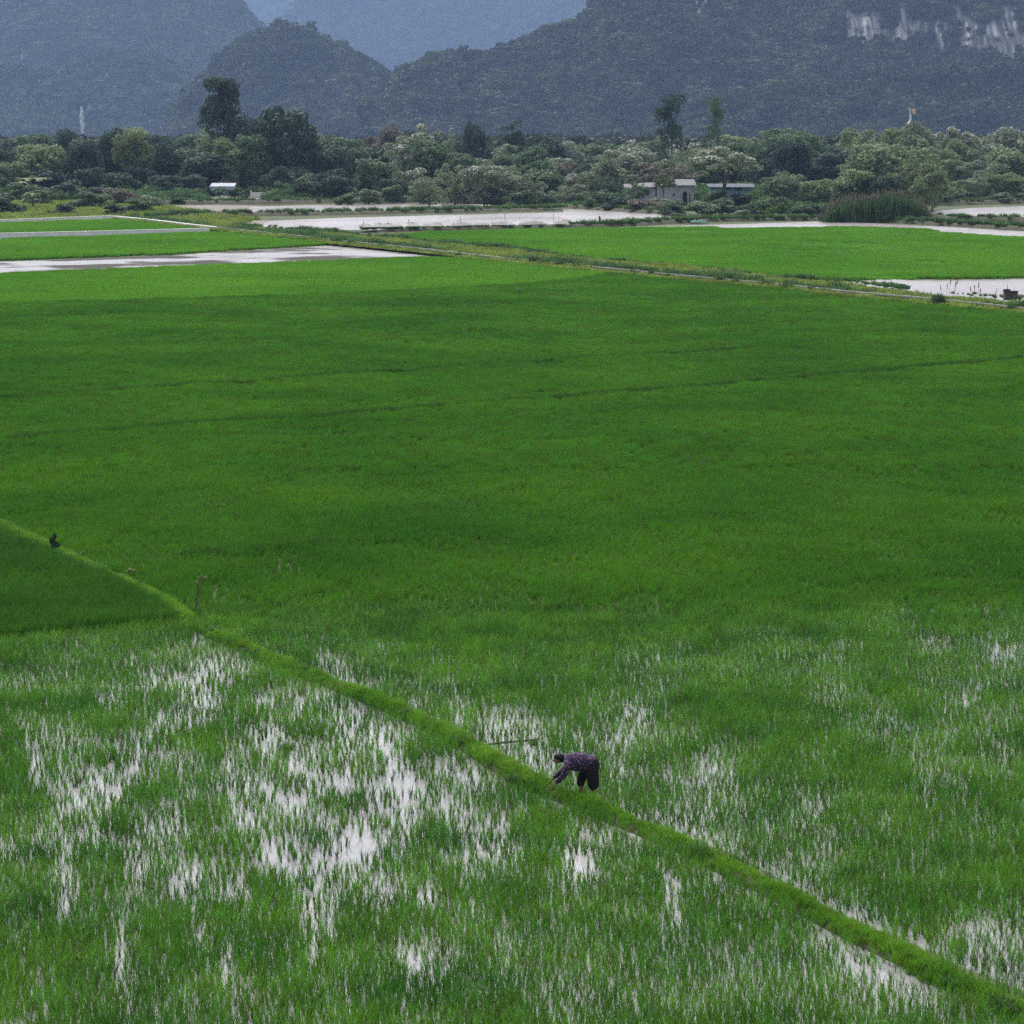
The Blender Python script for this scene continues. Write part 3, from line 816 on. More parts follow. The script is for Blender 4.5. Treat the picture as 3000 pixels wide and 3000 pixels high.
R_RIGHT = bumpy([(1080, 330), (1150, 308), (1175, 262), (1225, 228), (1274, 203), (1310, 186), (1370, 183), (1414, 186), (1476, 172), (1528, 146), (1606, 106), (1694, 84), (1728, 56), (1745, 20), (1770, -20),
                 (1850, -70), (1950, -95), (2060, -90), (2150, -50), (2225, -8), (2260, 10), (2310, 16), (2340, 0), (2380, -60), (2500, -130), (2700, -150), (2900, -140), (3100, -130), (3500, -60)], 3, 5)
ROCKS = [(2472, 30, 2552, 130, 1), (2628, 14, 2662, 118, .9), (2662, 70, 2705, 116, .8), (2640, 10, 2700, 40, .5), (2806, 44, 2862, 144, .85), (2735, 0, 2775, 70, .55), (2910, 70, 2995, 178, .8), (2034, -10, 2062, 46, .85),
         (2280, 44, 2302, 64, .5), (2340, 46, 2362, 90, .5), (2570, 52, 2590, 70, .45), (1355, 260, 1392, 306, .75), (2210, 148, 2245, 172, .35), (2870, 125, 2892, 140, .5), (2700, 0, 2800, 30, .5), (2880, 0, 3000, 60, .3), (2050, 0, 2100, 50, .4), (2340, 20, 2400, 60, .4)]
_rk = random.Random(5)
for _x in range(2440, 3010, 15):
    if _rk.random() < .62:
        _y = _rk.uniform(-5, 95); ROCKS.append((_x, _y, _x + _rk.uniform(8, 20), _y + _rk.uniform(35, 100), _rk.uniform(.75, 1.0)))
hill('right_hill', R_RIGHT, 2600, 2290, 3000, 24, 19000, 7.0, 11, ROCKS, label='the big hill on the right with pale cliffs', nu=420, nv=110)
R_DOME = bumpy([(520, 345), (560, 300), (600, 250), (640, 205), (690, 150), (740, 112), (775, 96), (800, 98), (830, 84), (862, 80), (900, 92), (950, 112), (1000, 150), (1050, 186), (1110, 222), (1150, 268), (1180, 330), (1230, 350)], 4, 4)
hill('dome_hill', R_DOME, 2900, 2720, 3100, 15, 6000, 7.5, 12, [(1036, 236, 1072, 262, .8), (1018, 280, 1036, 300, .7)], label='the small rounded hill between the larger ones')
R_LEFT = bumpy([(-500, 20), (-200, -80), (0, -120), (200, -160), (450, -120), (600, -60), (700, -5), (740, 50), (756, 72), (780, 100), (830, 160), (900, 230), (980, 300), (1050, 350)], 5, 5)
hill('left_hill', R_LEFT, 4700, 4150, 5300, 60, 16000, 12, 13, [(218, 300, 250, 368, 1), (268, 302, 282, 330, .8), (484, 284, 520, 308, .35), (0, 240, 90, 290, .3), (130, 120, 260, 150, .25), (0, 50, 20, 110, .3)], label='the tall blue hill on the left', nu=340, nv=110)
R_FOOT = bumpy([(-500, 140), (-200, 160), (-60, 190), (40, 212), (140, 232), (230, 222), (330, 190), (420, 176), (500, 196), (570, 240), (640, 300), (700, 345)], 8, 5)
hill('left_foothill', R_FOOT, 3800, 3560, 4100, 26, 7000, 9.5, 16, [(226, 300, 250, 372, 1.5), (264, 300, 284, 330, .9), (20, 240, 90, 285, .35), (120, 250, 200, 275, .3)], label='the low foothill in front of the tall left hill')
R_SPUR = bumpy([(1900, 350), (2050, 318), (2200, 282), (2330, 250), (2450, 262), (2560, 232), (2700, 205), (2820, 222), (2920, 190), (3050, 160), (3300, 150)], 9, 5)
hill('right_spur', R_SPUR, 2200, 2080, 2400, 16, 7000, 6.0, 17, [(2210, 140, 2245, 172, .3)], label='the low wooded spur at the foot of the right hill')
R_FAR = bumpy([(760, 330), (800, 200), (840, 110), (858, 70), (876, 20), (900, -40), (1050, -120), (1250, -150), (1450, -110), (1650, -60), (1900, -40), (2200, -30), (2500, 0), (2700, 60)], 6, 4)
hill('far_hill', R_FAR, 7400, 6600, 8200, 60, 9000, 19, 14, [], label='the hazy blue hill in the middle distance', nu=260)
R_VFAR = bumpy([(100, 60), (400, -20), (700, -60), (800, -30), (860, 10), (930, -10), (1100, -60), (1500, -100), (2000, -80), (2300, -60), (2600, -90), (3200, -60)], 7, 4)
hill('farthest_hill', R_VFAR, 9600, 8700, 10200, 60, 4000, 26, 15, [], label='the palest hill seen through the gap')

# the flat ground between the tree belt and the hills is wooded too
x, y, rng = jgrid(-420, 420, 745, 1500, 7.5, 71)
k = np.abs(x) < y * .21; x, y = x[k], y[k]; n = len(x); sz = rng.uniform(4.5, 9.0, n)
scatter('valley_woods', np.stack([x, y, -sz * .1], 1), rng.uniform(0, 6.28, n), np.stack([sz, sz, sz * rng.uniform(.7, 1.1, n)], 1), rng.integers(0, 4, n), hill_crowns, 'far woods on the flat between the tree belt and the hills', cat='woods')

# ------------------------------------------------------------------ trees
def tube_quads(pts, rad, n=6):
    mb = MB(); mb.tube(pts, rad, n); return mb
def tree_shapes(kind, seed):
    """unit tree: height 1, crown about 1 wide. returns (trunk mesh, crown mesh, pale mesh or None)"""
    rng = np.random.default_rng(seed)
    lobes = []
    n, card = 4200, .040
    if kind == 'dense':
        for _ in range(22):
            a = rng.uniform(0, 6.28); u = rng.uniform(-1, 1); r = rng.uniform(.5, .95)
            lobes.append((.34 * r * math.cos(a) * math.sqrt(1 - u * u), .34 * r * math.sin(a) * math.sqrt(1 - u * u), .54 + .36 * r * u, *([rng.uniform(.12, .19)] * 2), rng.uniform(.09, .14)))
        lobes.append((0, 0, .5, .3, .3, .36))
        lobes += [(rng.uniform(-.3, .3), rng.uniform(-.3, .3), .16, .16, .16, .14) for _ in range(5)]
    elif kind == 'airy':
        for _ in range(34):
            a = rng.uniform(0, 6.28); r = rng.uniform(.15, .42); z = .40 + .5 * rng.uniform(0, 1) * (1 - (r / .5) ** 2)
            lobes.append((r * math.cos(a), r * math.sin(a), z, *([rng.uniform(.07, .13)] * 2), rng.uniform(.05, .08)))
        lobes += [(rng.uniform(-.3, .3), rng.uniform(-.3, .3), rng.uniform(.12, .35), .13, .13, .10) for _ in range(8)]
        n, card = 3000, .036
    elif kind == 'tall':
        prof = [(.10, .26), (.18, .34), (.28, .40), (.38, .44), (.48, .46), (.58, .44), (.66, .40), (.72, .26), (.80, .24), (.88, .25), (.95, .16)]
        for z, r in prof:
            for _ in range(6):
                a = rng.uniform(0, 6.28); q = r * rng.uniform(.35, .85)
                lobes.append((q * math.cos(a) + (-.07 if z > .7 else .04), q * math.sin(a), z + rng.uniform(-.03, .03), *([rng.uniform(.10, .17)] * 2), rng.uniform(.05, .08)))
        n, card = 5200, .034
    elif kind == 'canopy':
        for _ in range(30):
            a = rng.uniform(0, 6.28); r = .42 * math.sqrt(rng.uniform(0, 1))
            lobes.append((r * math.cos(a), r * math.sin(a), .62 + rng.uniform(0, .34) * (1 - (r / .5) ** 2), *([rng.uniform(.07, .12)] * 2), rng.uniform(.05, .07)))
        n, card = 2600, .036
    elif kind == 'dome':
        for _ in range(40):
            a = rng.uniform(0, 6.28); e = math.asin(rng.uniform(-.1, 1)); k = rng.uniform(.86, 1.05)
            lobes.append((.40 * k * math.cos(a) * math.cos(e), .40 * k * math.sin(a) * math.cos(e), .40 + .5 * k * math.sin(e), *([rng.uniform(.08, .13)] * 2), rng.uniform(.06, .09)))
        lobes.append((0, 0, .5, .34, .34, .36)); lobes += [(rng.uniform(-.3, .3), rng.uniform(-.3, .3), rng.uniform(.12, .3), .16, .16, .12) for _ in range(6)]
        n = 5200
    elif kind == 'umbrella':
        for _ in range(26):
            a = rng.uniform(0, 6.28); r = .42 * math.sqrt(rng.uniform(0, 1)); z = .86 - .45 * (r / .45) ** 2 * rng.uniform(.6, 1) - rng.uniform(0, .25)
            lobes.append((r * math.cos(a), r * math.sin(a), z, *([rng.uniform(.10, .16)] * 2), rng.uniform(.07, .10)))
        lobes.append((0, 0, .55, .3, .3, .28))
        lobes += [(rng.uniform(-.3, .3), rng.uniform(-.3, .3), rng.uniform(.12, .3), .15, .15, .12) for _ in range(6)]
    elif kind == 'brush':      # slim stem with a ragged head
        for _ in range(20):
            a = rng.uniform(0, 6.28); r = rng.uniform(.05, .36); z = rng.uniform(.58, .95)
            lobes.append((r * math.cos(a), r * math.sin(a), z, *([rng.uniform(.10, .18)] * 2), rng.uniform(.04, .07)))
        for _ in range(12):
            a = rng.uniform(0, 6.28); r = rng.uniform(.05, .25)
            lobes.append((r * math.cos(a), r * math.sin(a), rng.uniform(.2, .6), .12, .12, .06))
        n, card = 2400, .032
    elif kind == 'bush':
        for _ in range(18):
            a = rng.uniform(0, 6.28); r = rng.uniform(.1, .38)
            lobes.append((r * math.cos(a), r * math.sin(a), .12 + rng.uniform(0, .75) * (1 - (r / .48) ** 2), *([rng.uniform(.12, .2)] * 2), rng.uniform(.12, .18)))
        n, card = 2400, .055
    cq = crown_cards(rng, lobes, n, card)
    cr = quad_mesh(kind + '_crown', cq, [M['crown']])
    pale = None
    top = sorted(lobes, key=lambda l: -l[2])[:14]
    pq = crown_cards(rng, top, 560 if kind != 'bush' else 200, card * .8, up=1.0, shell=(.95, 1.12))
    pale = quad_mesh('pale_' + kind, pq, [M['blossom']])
    mb = MB()
    th = .55 if kind != 'tall' else .85
    if kind == 'brush': th = .92
    w = .022 if kind != 'bush' else .012
    mb.tube([(0, 0, -.02), (.01, .01, th * .5), (.0, .02, th)], [w, w * .75, w * .35], 6)
    for k in range(7 if kind != 'bush' else 4):
        l = lobes[rng.integers(0, len(lobes))]; z0 = th * rng.uniform(.4, .9)
        mb.tube([(0, .01, z0), (l[0] * .5, l[1] * .5, (z0 + l[2]) / 2 + .02), (l[0], l[1], l[2])], [w * .5, w * .35, w * .12], 5)
    tm = mesh_obj(kind + '_trunk', mb.v, mb.f, M['bark']); me = tm.data; bpy.data.objects.remove(tm)
    return me, cr, pale
SH = {}
for k, ns in (('dense', 3), ('airy', 3), ('tall', 1), ('dome', 1), ('canopy', 2), ('umbrella', 2), ('brush', 2), ('bush', 4)):
    SH[k] = [tree_shapes(k, 500 + 31 * i + len(k)) for i in range(ns)]

def add_tree(kind, px, D, top, width_px, col, label, cat='tree', group=None, var=None, pale=0, rz=None, name=None, zbase=0.0):
    """px: photo column, D: distance, top: photo row of the tip, width in photo px"""
    p = WD(px, HOR, D); tip = WD(px, top, D)
    H = tip[2] - zbase; Wd = width_px / F * D * (1.22 if kind != 'bush' else 1.1)
    tr, cr, pl = SH[kind][var if var is not None else random.randrange(len(SH[kind]))]
    nm = name or {'dense': 'dense_tree', 'airy': 'airy_tree', 'tall': 'tall_tree', 'umbrella': 'round_tree', 'dome': 'dome_tree', 'canopy': 'spreading_tree', 'brush': 'slender_tree', 'bush': 'shrub'}[kind]
    r = empty(nm, (p[0], D, zbase), random.uniform(0, 6.28) if rz is None else rz)
    r.scale = (Wd, Wd, H)
    t = bpy.data.objects.new('trunk' if kind != 'bush' else 'stem', tr); C.objects.link(t); t.parent = r
    c = bpy.data.objects.new('crown' if kind != 'bush' else 'foliage', cr); C.objects.link(c); c.parent = r
    c.color = (*col, 1)
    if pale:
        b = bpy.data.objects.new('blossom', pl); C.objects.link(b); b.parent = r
    tag(r, label, cat, group)
    return r

DK = (.058, .098, .062); MD = (.115, .185, .09); GR = (.205, .255, .155); LT = (.21, .28, .13); BL = (.048, .078, .064); YL = (.15, .195, .08); BR_ = (.155, .145, .11)
WOODS = 'trees of the far wood'
# landmark trees: kind, x, D, top row, width px, colour, label, pale
LM = [
 ('tall', 662, 602, 236, 165, DK, 'tallest tree of the wood, dark with a narrow two-tiered crown', 0),
 ('dome', 830, 596, 298, 185, DK, 'big dark dome-crowned tree just right of the tallest tree', 0),
 ('brush', 1966, 620, 274, 100, DK, 'tall slender dark tree standing high above the grey house', 0),
 ('brush', 2094, 660, 280, 66, MD, 'thin tall tree with a tufted head, right of the slender dark tree', 0),
 ('airy', 1198, 600, 334, 150, GR, 'dark-bodied tree topped with silvery flowers, right of the dome tree', 1),
 ('airy', 1830, 590, 388, 150, GR, 'white-flowered tree behind and left of the grey house', 1),
 ('airy', 1690, 512, 486, 84, GR, 'small pale tree with whitish leaves at the back edge of the pond', 2),
 ('dense', 1340, 508, 524, 120, BL, 'very dark low tree at the back edge of the long pond', 0),
 ('dense', 330, 600, 350, 120, DK, 'dark rounded tree rising beside the yellowish crowns on the far left', 0),
 ('umbrella', 385, 590, 354, 110, YL, 'yellow green crowned tree on the far left of the wood', 0),
 ('umbrella', 110, 580, 392, 150, LT, 'yellowish broad tree near the left edge of the wood', 0),
 ('dense', 2320, 560, 388, 140, BL, 'blue grey dark tree behind the blue shed', 0),
 ('umbrella', 2330, 600, 356, 190, MD, 'soft green dome tree in the back row behind the blue shed', 0),
 ('canopy', 2126, 490, 428, 200, GR, 'spreading grey green tree growing in front of the blue shed', 1),
 ('umbrella', 2570, 560, 388, 180, LT, 'light green rounded tree with pale leaf tips left of the flag tower', 0),
 ('umbrella', 2680, 540, 452, 110, YL, 'yellow green low tree below the flag tower', 0),
 ('dense', 2630, 505, 478, 90, DK, 'dark narrow tree in front of the yellow green one, below the flag tower', 0),
 ('canopy', 1946, 482, 505, 62, YL, 'thin yellow green small tree standing against the front of the grey house', 0),
 ('airy', 1866, 486, 520, 70, MD, 'small loose tree screening the lean-to beside the grey house', 0),
 ('umbrella', 2640, 612, 336, 130, LT, 'light green tree directly left of the foot of the flag tower', 0),
 ('umbrella', 2698, 606, 334, 130, GR, 'grey green tree hiding the foot of the flag tower', 0),
 ('airy', 2800, 620, 326, 130, GR, 'pale topped tree just right of the flag tower', 1),
 ('airy', 1940, 545, 450, 190, BR_, 'brownish spreading tree overhanging the grey house roof', 0),
 ('dense', 980, 525, 480, 120, BL, 'dark tree by the pond bank between the white shed and the long pond', 0),
 ('bush', 818, 545, 518, 70, MD, 'round mid green bush right of the low concrete wall', 0),
 ('bush', 600, 552, 540, 30, DK, 'small dark bush in front of the white shed', 0),
 ('umbrella', 905, 545, 500, 90, MD, 'small leaning tree beside the round bush near the low wall', 0),
 ('brush', 1500, 700, 352, 70, DK, 'dark bristly tree standing up at the back of the wood, centre', 0),
 ('dense', 1390, 680, 330, 80, DK, 'dark pointed tree at the back of the wood below the cliffless slope', 0),
]
for kind, x, D, top, w, col, lab, pale in LM:
    add_tree(kind, x, D, top, w, col, lab, 'tree' if kind != 'bush' else 'shrub', WOODS if kind != 'bush' else 'bushes by the far ponds', pale=pale)

mounds = [proto('mound', mound(200 + k)) for k in range(4)]
P, px, py, rng = poly_points(UNDER, 2.6, 42)
k = (rng.uniform(0, 1, len(P)) < .55) & ~((px > 1835) & (px < 2215) & (P[:, 1] < 521)) & ~((px > 590) & (px < 790) & (P[:, 1] < 566)); P = P[k]; n = len(P)
scatter('undergrowth', P, rng.uniform(0, 6.28, n), rng.uniform(1.6, 3.8, n) * (.6 + .8 * fbm(P[:, 0] * .05, P[:, 1] * .05, 17)), rng.integers(0, 4, n), mounds, 'dark undergrowth at the foot of the far trees', cat='undergrowth')

# the other trees, row by row; labels place each by the nearest landmark
LAND = [(0, 'the left picture edge'), (235, 'the pale rock streak'), (662, 'the tallest tree'), (830, 'the big dome tree'), (1198, 'the silvery flowered tree'), (1690, 'the small whitish tree'), (1966, 'the tall slender tree'), (2320, 'the blue grey tree'), (2660, 'the flag tower'), (3000, 'the right picture edge')]
ORD = ['first', 'second', 'third', 'fourth', 'fifth', 'sixth', 'seventh', 'eighth', 'ninth']
def tone_word(c):
    return {DK: 'dark green', MD: 'mid green', GR: 'grey green', LT: 'light green', BL: 'blackish green', YL: 'yellow green', BR_: 'brownish'}[c]
KW = {'dense': 'dense tree', 'airy': 'loose leafy tree', 'umbrella': 'round-crowned tree', 'bush': 'bush'}
CONT = [(-150, 375), (0, 368), (100, 362), (150, 352), (230, 352), (300, 368), (380, 360), (450, 362), (560, 366), (600, 352), (740, 345), (900, 345), (940, 385), (1000, 392), (1040, 358), (1100, 350), (1200, 340), (1260, 362), (1300, 350), (1360, 372), (1420, 368), (1500, 380), (1700, 376), (1800, 388), (1900, 402), (2000, 398), (2100, 376), (2250, 366), (2350, 372), (2430, 392), (2480, 376), (2560, 356), (2650, 366), (2750, 352), (2850, 364), (2950, 364), (3000, 360), (3150, 362)]
cx_ = [p[0] for p in CONT]; cy_ = [p[1] for p in CONT]
rows = [('back row', 700, 76, lambda x: np.interp(x, cx_, cy_) + random.uniform(-12, 26), (110, 170)),
        ('middle row', 600, 72, lambda x: np.interp(x, cx_, cy_) + random.uniform(28, 80), (110, 175)),
        ('front row', 535, 66, lambda x: random.uniform(440, 525), (90, 150))]
auto = []
def pick_col(x, row):
    r = random.random()
    if x < 1000: return DK if r < .45 else BL if r < .65 else MD if r < .92 else LT
    if x < 1900: return GR if r < .5 else MD if r < .75 else DK if r < .9 else BR_
    return LT if r < .38 else GR if r < .68 else MD if r < .88 else YL if r < .92 else DK
for rn, D0, sp, topf, wr in rows:
    x = -110
    while x < 3120:
        D = D0 + random.uniform(-25, 25)
        if rn == 'front row':
            D = {0: 575, 1: 520, 2: 500, 3: 470}[0 if x < 900 else 1 if x < 1250 else 2 if x < 1850 else 3] + random.uniform(-12, 12)
            if x > 2720: D = 520 + random.uniform(-8, 8)
        skip = rn == 'front row' and (1800 < x < 2240 or 560 < x < 800)
        if not skip:
            c = pick_col(x, rn)
            kind = random.choice(['dense', 'umbrella', 'airy'] if c in (GR, LT, BR_, YL) else ['dense', 'umbrella', 'dense'])
            if c == GR: kind = random.choice(['airy', 'airy', 'umbrella'])
            auto.append((rn, kind, x + random.uniform(-18, 18), D, topf(x), random.uniform(*wr), c))
        x += sp * random.uniform(.85, 1.15)
def autolabel(items):
    cnt = {}
    out = []
    keyed = []
    for it in items:
        rn, kind, x = it[0], it[1], it[2]
        lx, ln = min(LAND, key=lambda l: abs(l[0] - min(max(x, 0), 3000)))
        side = 'left' if x < lx else 'right'
        keyed.append((rn, ln, side, abs(x - lx), it))
    for k in sorted(keyed, key=lambda k: k[3]):
        key = k[:3]; cnt[key] = cnt.get(key, 0) + 1
        it = k[4]
        lab = '%s %s, %s %s of %s, %s' % (tone_word(it[6]), KW[it[1]], ORD[min(8, cnt[key] - 1)], k[2], k[1], k[0])
        out.append((it, lab))
    return out
for (rn, kind, x, D, top, w, c), lab in autolabel(auto):
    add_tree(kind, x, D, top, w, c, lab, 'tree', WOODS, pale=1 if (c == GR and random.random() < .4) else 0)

# bushes: x, D-row (photo row of the foot), top row, width
BUSH = [(2108, 604, 552, 84, MD), (2178, 604, 556, 84, DK), (640, 576, 545, 60, MD), (684, 578, 545, 48, DK), (612, 578, 545, 44, DK), (1935, 618, 574, 120, GR), (1985, 622, 584, 70, MD), (20, 625, 560, 130, DK), (95, 600, 545, 120, MD), (170, 628, 590, 110, DK), (260, 610, 548, 130, MD), (330, 632, 596, 90, DK), (345, 600, 535, 110, BR_), (400, 624, 570, 100, MD), (440, 610, 560, 80, GR),
        (60, 590, 520, 110, MD), (190, 588, 520, 130, DK), (290, 590, 540, 90, DK), (1015, 600, 560, 80, MD), (1080, 598, 548, 90, GR), (1150, 596, 540, 100, MD), (1230, 598, 548, 90, MD), (1440, 604, 548, 100, DK), (1530, 606, 556, 110, MD), (1600, 606, 560, 90, MD),
        (1755, 612, 548, 90, MD), (1800, 616, 570, 110, DK), (1890, 622, 572, 120, BR_), (1960, 630, 590, 110, DK), (2060, 630, 580, 110, MD), (2120, 628, 575, 100, MD), (2200, 632, 590, 90, DK), (2270, 628, 560, 110, MD), (2350, 634, 590, 90, DK), (2400, 630, 592, 80, DK),
        (2180, 642, 612, 70, GR), (2760, 600, 560, 100, DK), (2840, 598, 555, 110, DK), (2930, 596, 560, 110, MD), (3010, 594, 556, 110, DK), (1670, 608, 566, 60, DK), (1990, 640, 618, 60, MD), (1340, 714, 700, 40, DK), (2305, 820, 803, 60, MD), (2650, 848, 828, 44, MD), (520, 598, 570, 60, DK), (715, 585, 566, 40, DK)]
bl = [('bush bed', 'bush', x, b, t, w, c) for x, b, t, w, c in BUSH]
def D_of(row, z=0): return float(G(np.array([1500.0]), np.array([float(row)]), z)[0, 1])
BLAND = [(0, 'the left picture edge'), (470, 'the white shed'), (1000, 'the fishing net'), (1700, 'the small whitish tree'), (1980, 'the grey house'), (2150, 'the blue shed'), (2580, 'the plumed reeds'), (3000, 'the right picture edge')]
keyed = []
for it in bl:
    x = it[2]; lx, ln = min(BLAND, key=lambda l: abs(l[0] - x)); keyed.append((ln, 'left' if x < lx else 'right', abs(x - lx), it))
cnt = {}
for ln, sd, _, it in sorted(keyed, key=lambda k: k[2]):
    cnt[(ln, sd)] = cnt.get((ln, sd), 0) + 1
    lab = '%s low bush by the ponds, %s to the %s of %s' % (tone_word(it[6]), ORD[cnt[(ln, sd)] - 1], sd, ln)
    add_tree('bush', it[2], D_of(it[3]), it[4], it[5], it[6], lab, 'bush', 'bushes by the far ponds')

# dead pale trees and banana plants on the far left
def snag(px, foot, top, label, seed):
    D = D_of(foot); p = WD(px, HOR, D); H = WD(px, top, D)[2]; rng = np.random.default_rng(abs(seed))
    r = empty('dead_tree', (p[0], D, 0)); tag(r, label, 'dead tree', 'bare trees on the far left')
    mb = MB(); mb.tube([(0, 0, 0), (.1, 0, H * .4), (-.1, .1, H * .62)], [.28, .24, .18]); mb.ob('trunk', M['palebark'], r)
    for s in (-1, 1):
        mb = MB(); mb.tube([(-.1, .1, H * .6), (s * .7, .1, H * .78), (s * (1.0 + .4 * rng.random()), 0, H * (1.0 if s * seed > 0 else .9))], [.17, .13, .05]); mb.ob('branch', M['palebark'], r)
snag(188, 570, 488, 'left one of two bare pale dead trees in front of the dark wood', 3)
snag(226, 570, 486, 'right one of two bare pale dead trees in front of the dark wood', -4)
M['banana'] = mat_leaf('banana_leaf', (.12, .17, .06), (.20, .26, .10), .5, .3, 0, island=.25)
def banana(px, foot, top, label, seed):
    D = D_of(foot); p = WD(px, HOR, D); H = WD(px, top, D)[2]; rng = np.random.default_rng(seed)
    r = empty('banana_plant', (p[0], D, 0)); tag(r, label, 'banana plant', 'banana plants on the far left')
    mb = MB(); mb.tube([(0, 0, 0), (0, 0, H * .55)], [.22, .12]); mb.ob('stem', M['bark'], r)
    for k in range(8):
        a = k * .8 + rng.uniform(-.2, .2); L = H * .5; q = []
        d = np.array([math.cos(a), math.sin(a), 0]); sd = np.array([-d[1], d[0], 0]); pts = []
        for t in np.linspace(0, 1, 5):
            pts.append(np.array([0, 0, H * .5]) + d * L * t + np.array([0, 0, H * (.5 * t - .35 * t * t * (1 + rng.uniform(0, .5)))]))
        wd = [.06, .35, .42, .34, .05]
        for i in range(4): q.append([pts[i] - sd * wd[i], pts[i] + sd * wd[i], pts[i + 1] + sd * wd[i + 1], pts[i + 1] - sd * wd[i + 1]])
        o = bpy.data.objects.new('leaf', quad_mesh('leaf', np.array(q), [M['banana']])); C.objects.link(o); o.parent = r
for x, f, t, l, s in ((52, 585, 505, 'banana plant with pale drooping leaves nearest the left picture edge', 1), (78, 580, 488, 'tall banana plant with raised leaves near the left edge', 2), (112, 578, 490, 'banana plant left of the bare pale trees', 3), (92, 612, 540, 'small banana plant low among the left bushes', 4)):
    banana(x, f, t, l, s)

# ------------------------------------------------------------------ pale rock on the far left hill foot
M['limestone'] = mat_noise('pale_limestone', (.36, .35, .34), (.66, .65, .63), .25, sc=(1, 1, .2))
def pinnacle(cx, foot, tip, half, label, seed):
    D = 3505; p = WD(cx, HOR, D); zt = WD(cx, tip, D)[2]; z0 = WD(cx, foot, D)[2]; w = half / F * D; rng = np.random.default_rng(seed); n = 9
    pts = [(rng.uniform(-.5, .5) * w, 0, -1 if k == 0 else z0 + (zt - z0) * k / (n - 1)) for k in range(n)]
    mb = MB(); mb.tube(pts, [w * rng.uniform(.55, 1.2) * (1 if k < n - 2 else .8) for k in range(n)], 7); o = mb.ob('rock_pinnacle', M['limestone']); o.location = (p[0], D, 0); tag(o, label, 'rock')
pinnacle(240, 372, 312, 6, 'pale bare rock streak standing at the foot of the left hill', 1)

# ------------------------------------------------------------------ walls, sheds, tower
M['oldconcrete'] = mat_noise('old_concrete', (.24, .235, .22), (.40, .39, .37), 1.2)
M['limewash'] = mat_noise('limewashed_concrete', (.72, .71, .68), (.86, .85, .83), 1.2)
def channel(name, pix, h, th, label, zb=0.0, face='limewash', cop=.10):
    W = wpts(pix); W2 = W[:, :2]
    c0 = W2.mean(0); r = empty(name, (c0[0], c0[1], zb)); tag(r, label, 'wall')
    def strip(t, z0, z1, nm, mat):
        L = W2 - c0; T = np.gradient(L, axis=0); T /= np.linalg.norm(T, axis=1)[:, None]; Nn = np.stack([-T[:, 1], T[:, 0]], 1)
        vs, fs = [], []
        for i in range(len(L)):
            for sd, z in ((-1, z0), (-1, z1), (1, z1), (1, z0)):
                q = L[i] + Nn[i] * sd * t / 2; vs.append((q[0], q[1], z))
        for i in range(len(L) - 1):
            a = i * 4; b = a + 4
            fs += [(a, b, b + 1, a + 1), (a + 1, b + 1, b + 2, a + 2), (a + 2, b + 2, b + 3, a + 3), (a + 3, b + 3, b, a)]
        e = len(vs) - 4; fs += [(0, 1, 2, 3), (e + 3, e + 2, e + 1, e)]
        return mesh_obj(nm, vs, fs, mat, r)
    strip(th, -.1, h - cop, 'wall_face', M[face]); strip(th + .05, h - cop, h, 'coping', M['limewash' if face == 'limewash' else 'oldconcrete'])
    return r
channel('irrigation_wall', WALL, .56, .16, 'long thin concrete wall edging the big field below the farm track', face='wetwall', cop=.13)
channel('irrigation_channel', [(-320, 661), (0, 656), (330, 643)], .62, .4, 'pale concrete channel along the back of the far left rice')
channel('irrigation_channel', [(334, 643.5), (450, 655), (560, 669), (634, 677)], .60, .4, 'pale concrete channel slanting down to the wall corner')
channel('irrigation_channel', [(-320, 705), (0, 697), (300, 690), (612, 681.5)], .62, .4, 'pale concrete channel between the two far left rice plots')

def mat_flat(name, c, rough=.8, metal=0.0, sc=1.2):
    return mat_noise(name, tuple(k * .78 for k in c), tuple(min(1, k * 1.18) for k in c), sc, rough)
M['housewall'] = mat_flat('grey_render', (.40, .39, .42)); M['sheetroof'] = mat_flat('grey_sheet_roof', (.17, .165, .18)); M['blueroof'] = mat_flat('blue_grey_roof', (.10, .115, .13)); M['darkgap'] = mat_flat('dark_opening', (.018, .022, .02))
M['bluetin'] = mat_flat('blue_tin', (.12, .20, .24)); M['whitetin'] = mat_flat('white_tin', (.45, .47, .53)); M['rust'] = mat_flat('rusty_edge', (.16, .07, .05)); M['white'] = mat_flat('white_paint', (.74, .74, .76))
M['orange'] = mat_flat('orange_cloth', (.62, .20, .08)); M['creamcloth'] = mat_flat('cream_cloth', (.75, .60, .42)); M['board'] = mat_flat('weathered_board', (.10, .085, .08)); M['tarp'] = mat_flat('teal_net', (.035, .13, .095)); M['bamboo'] = mat_flat('old_bamboo', (.07, .06, .04))

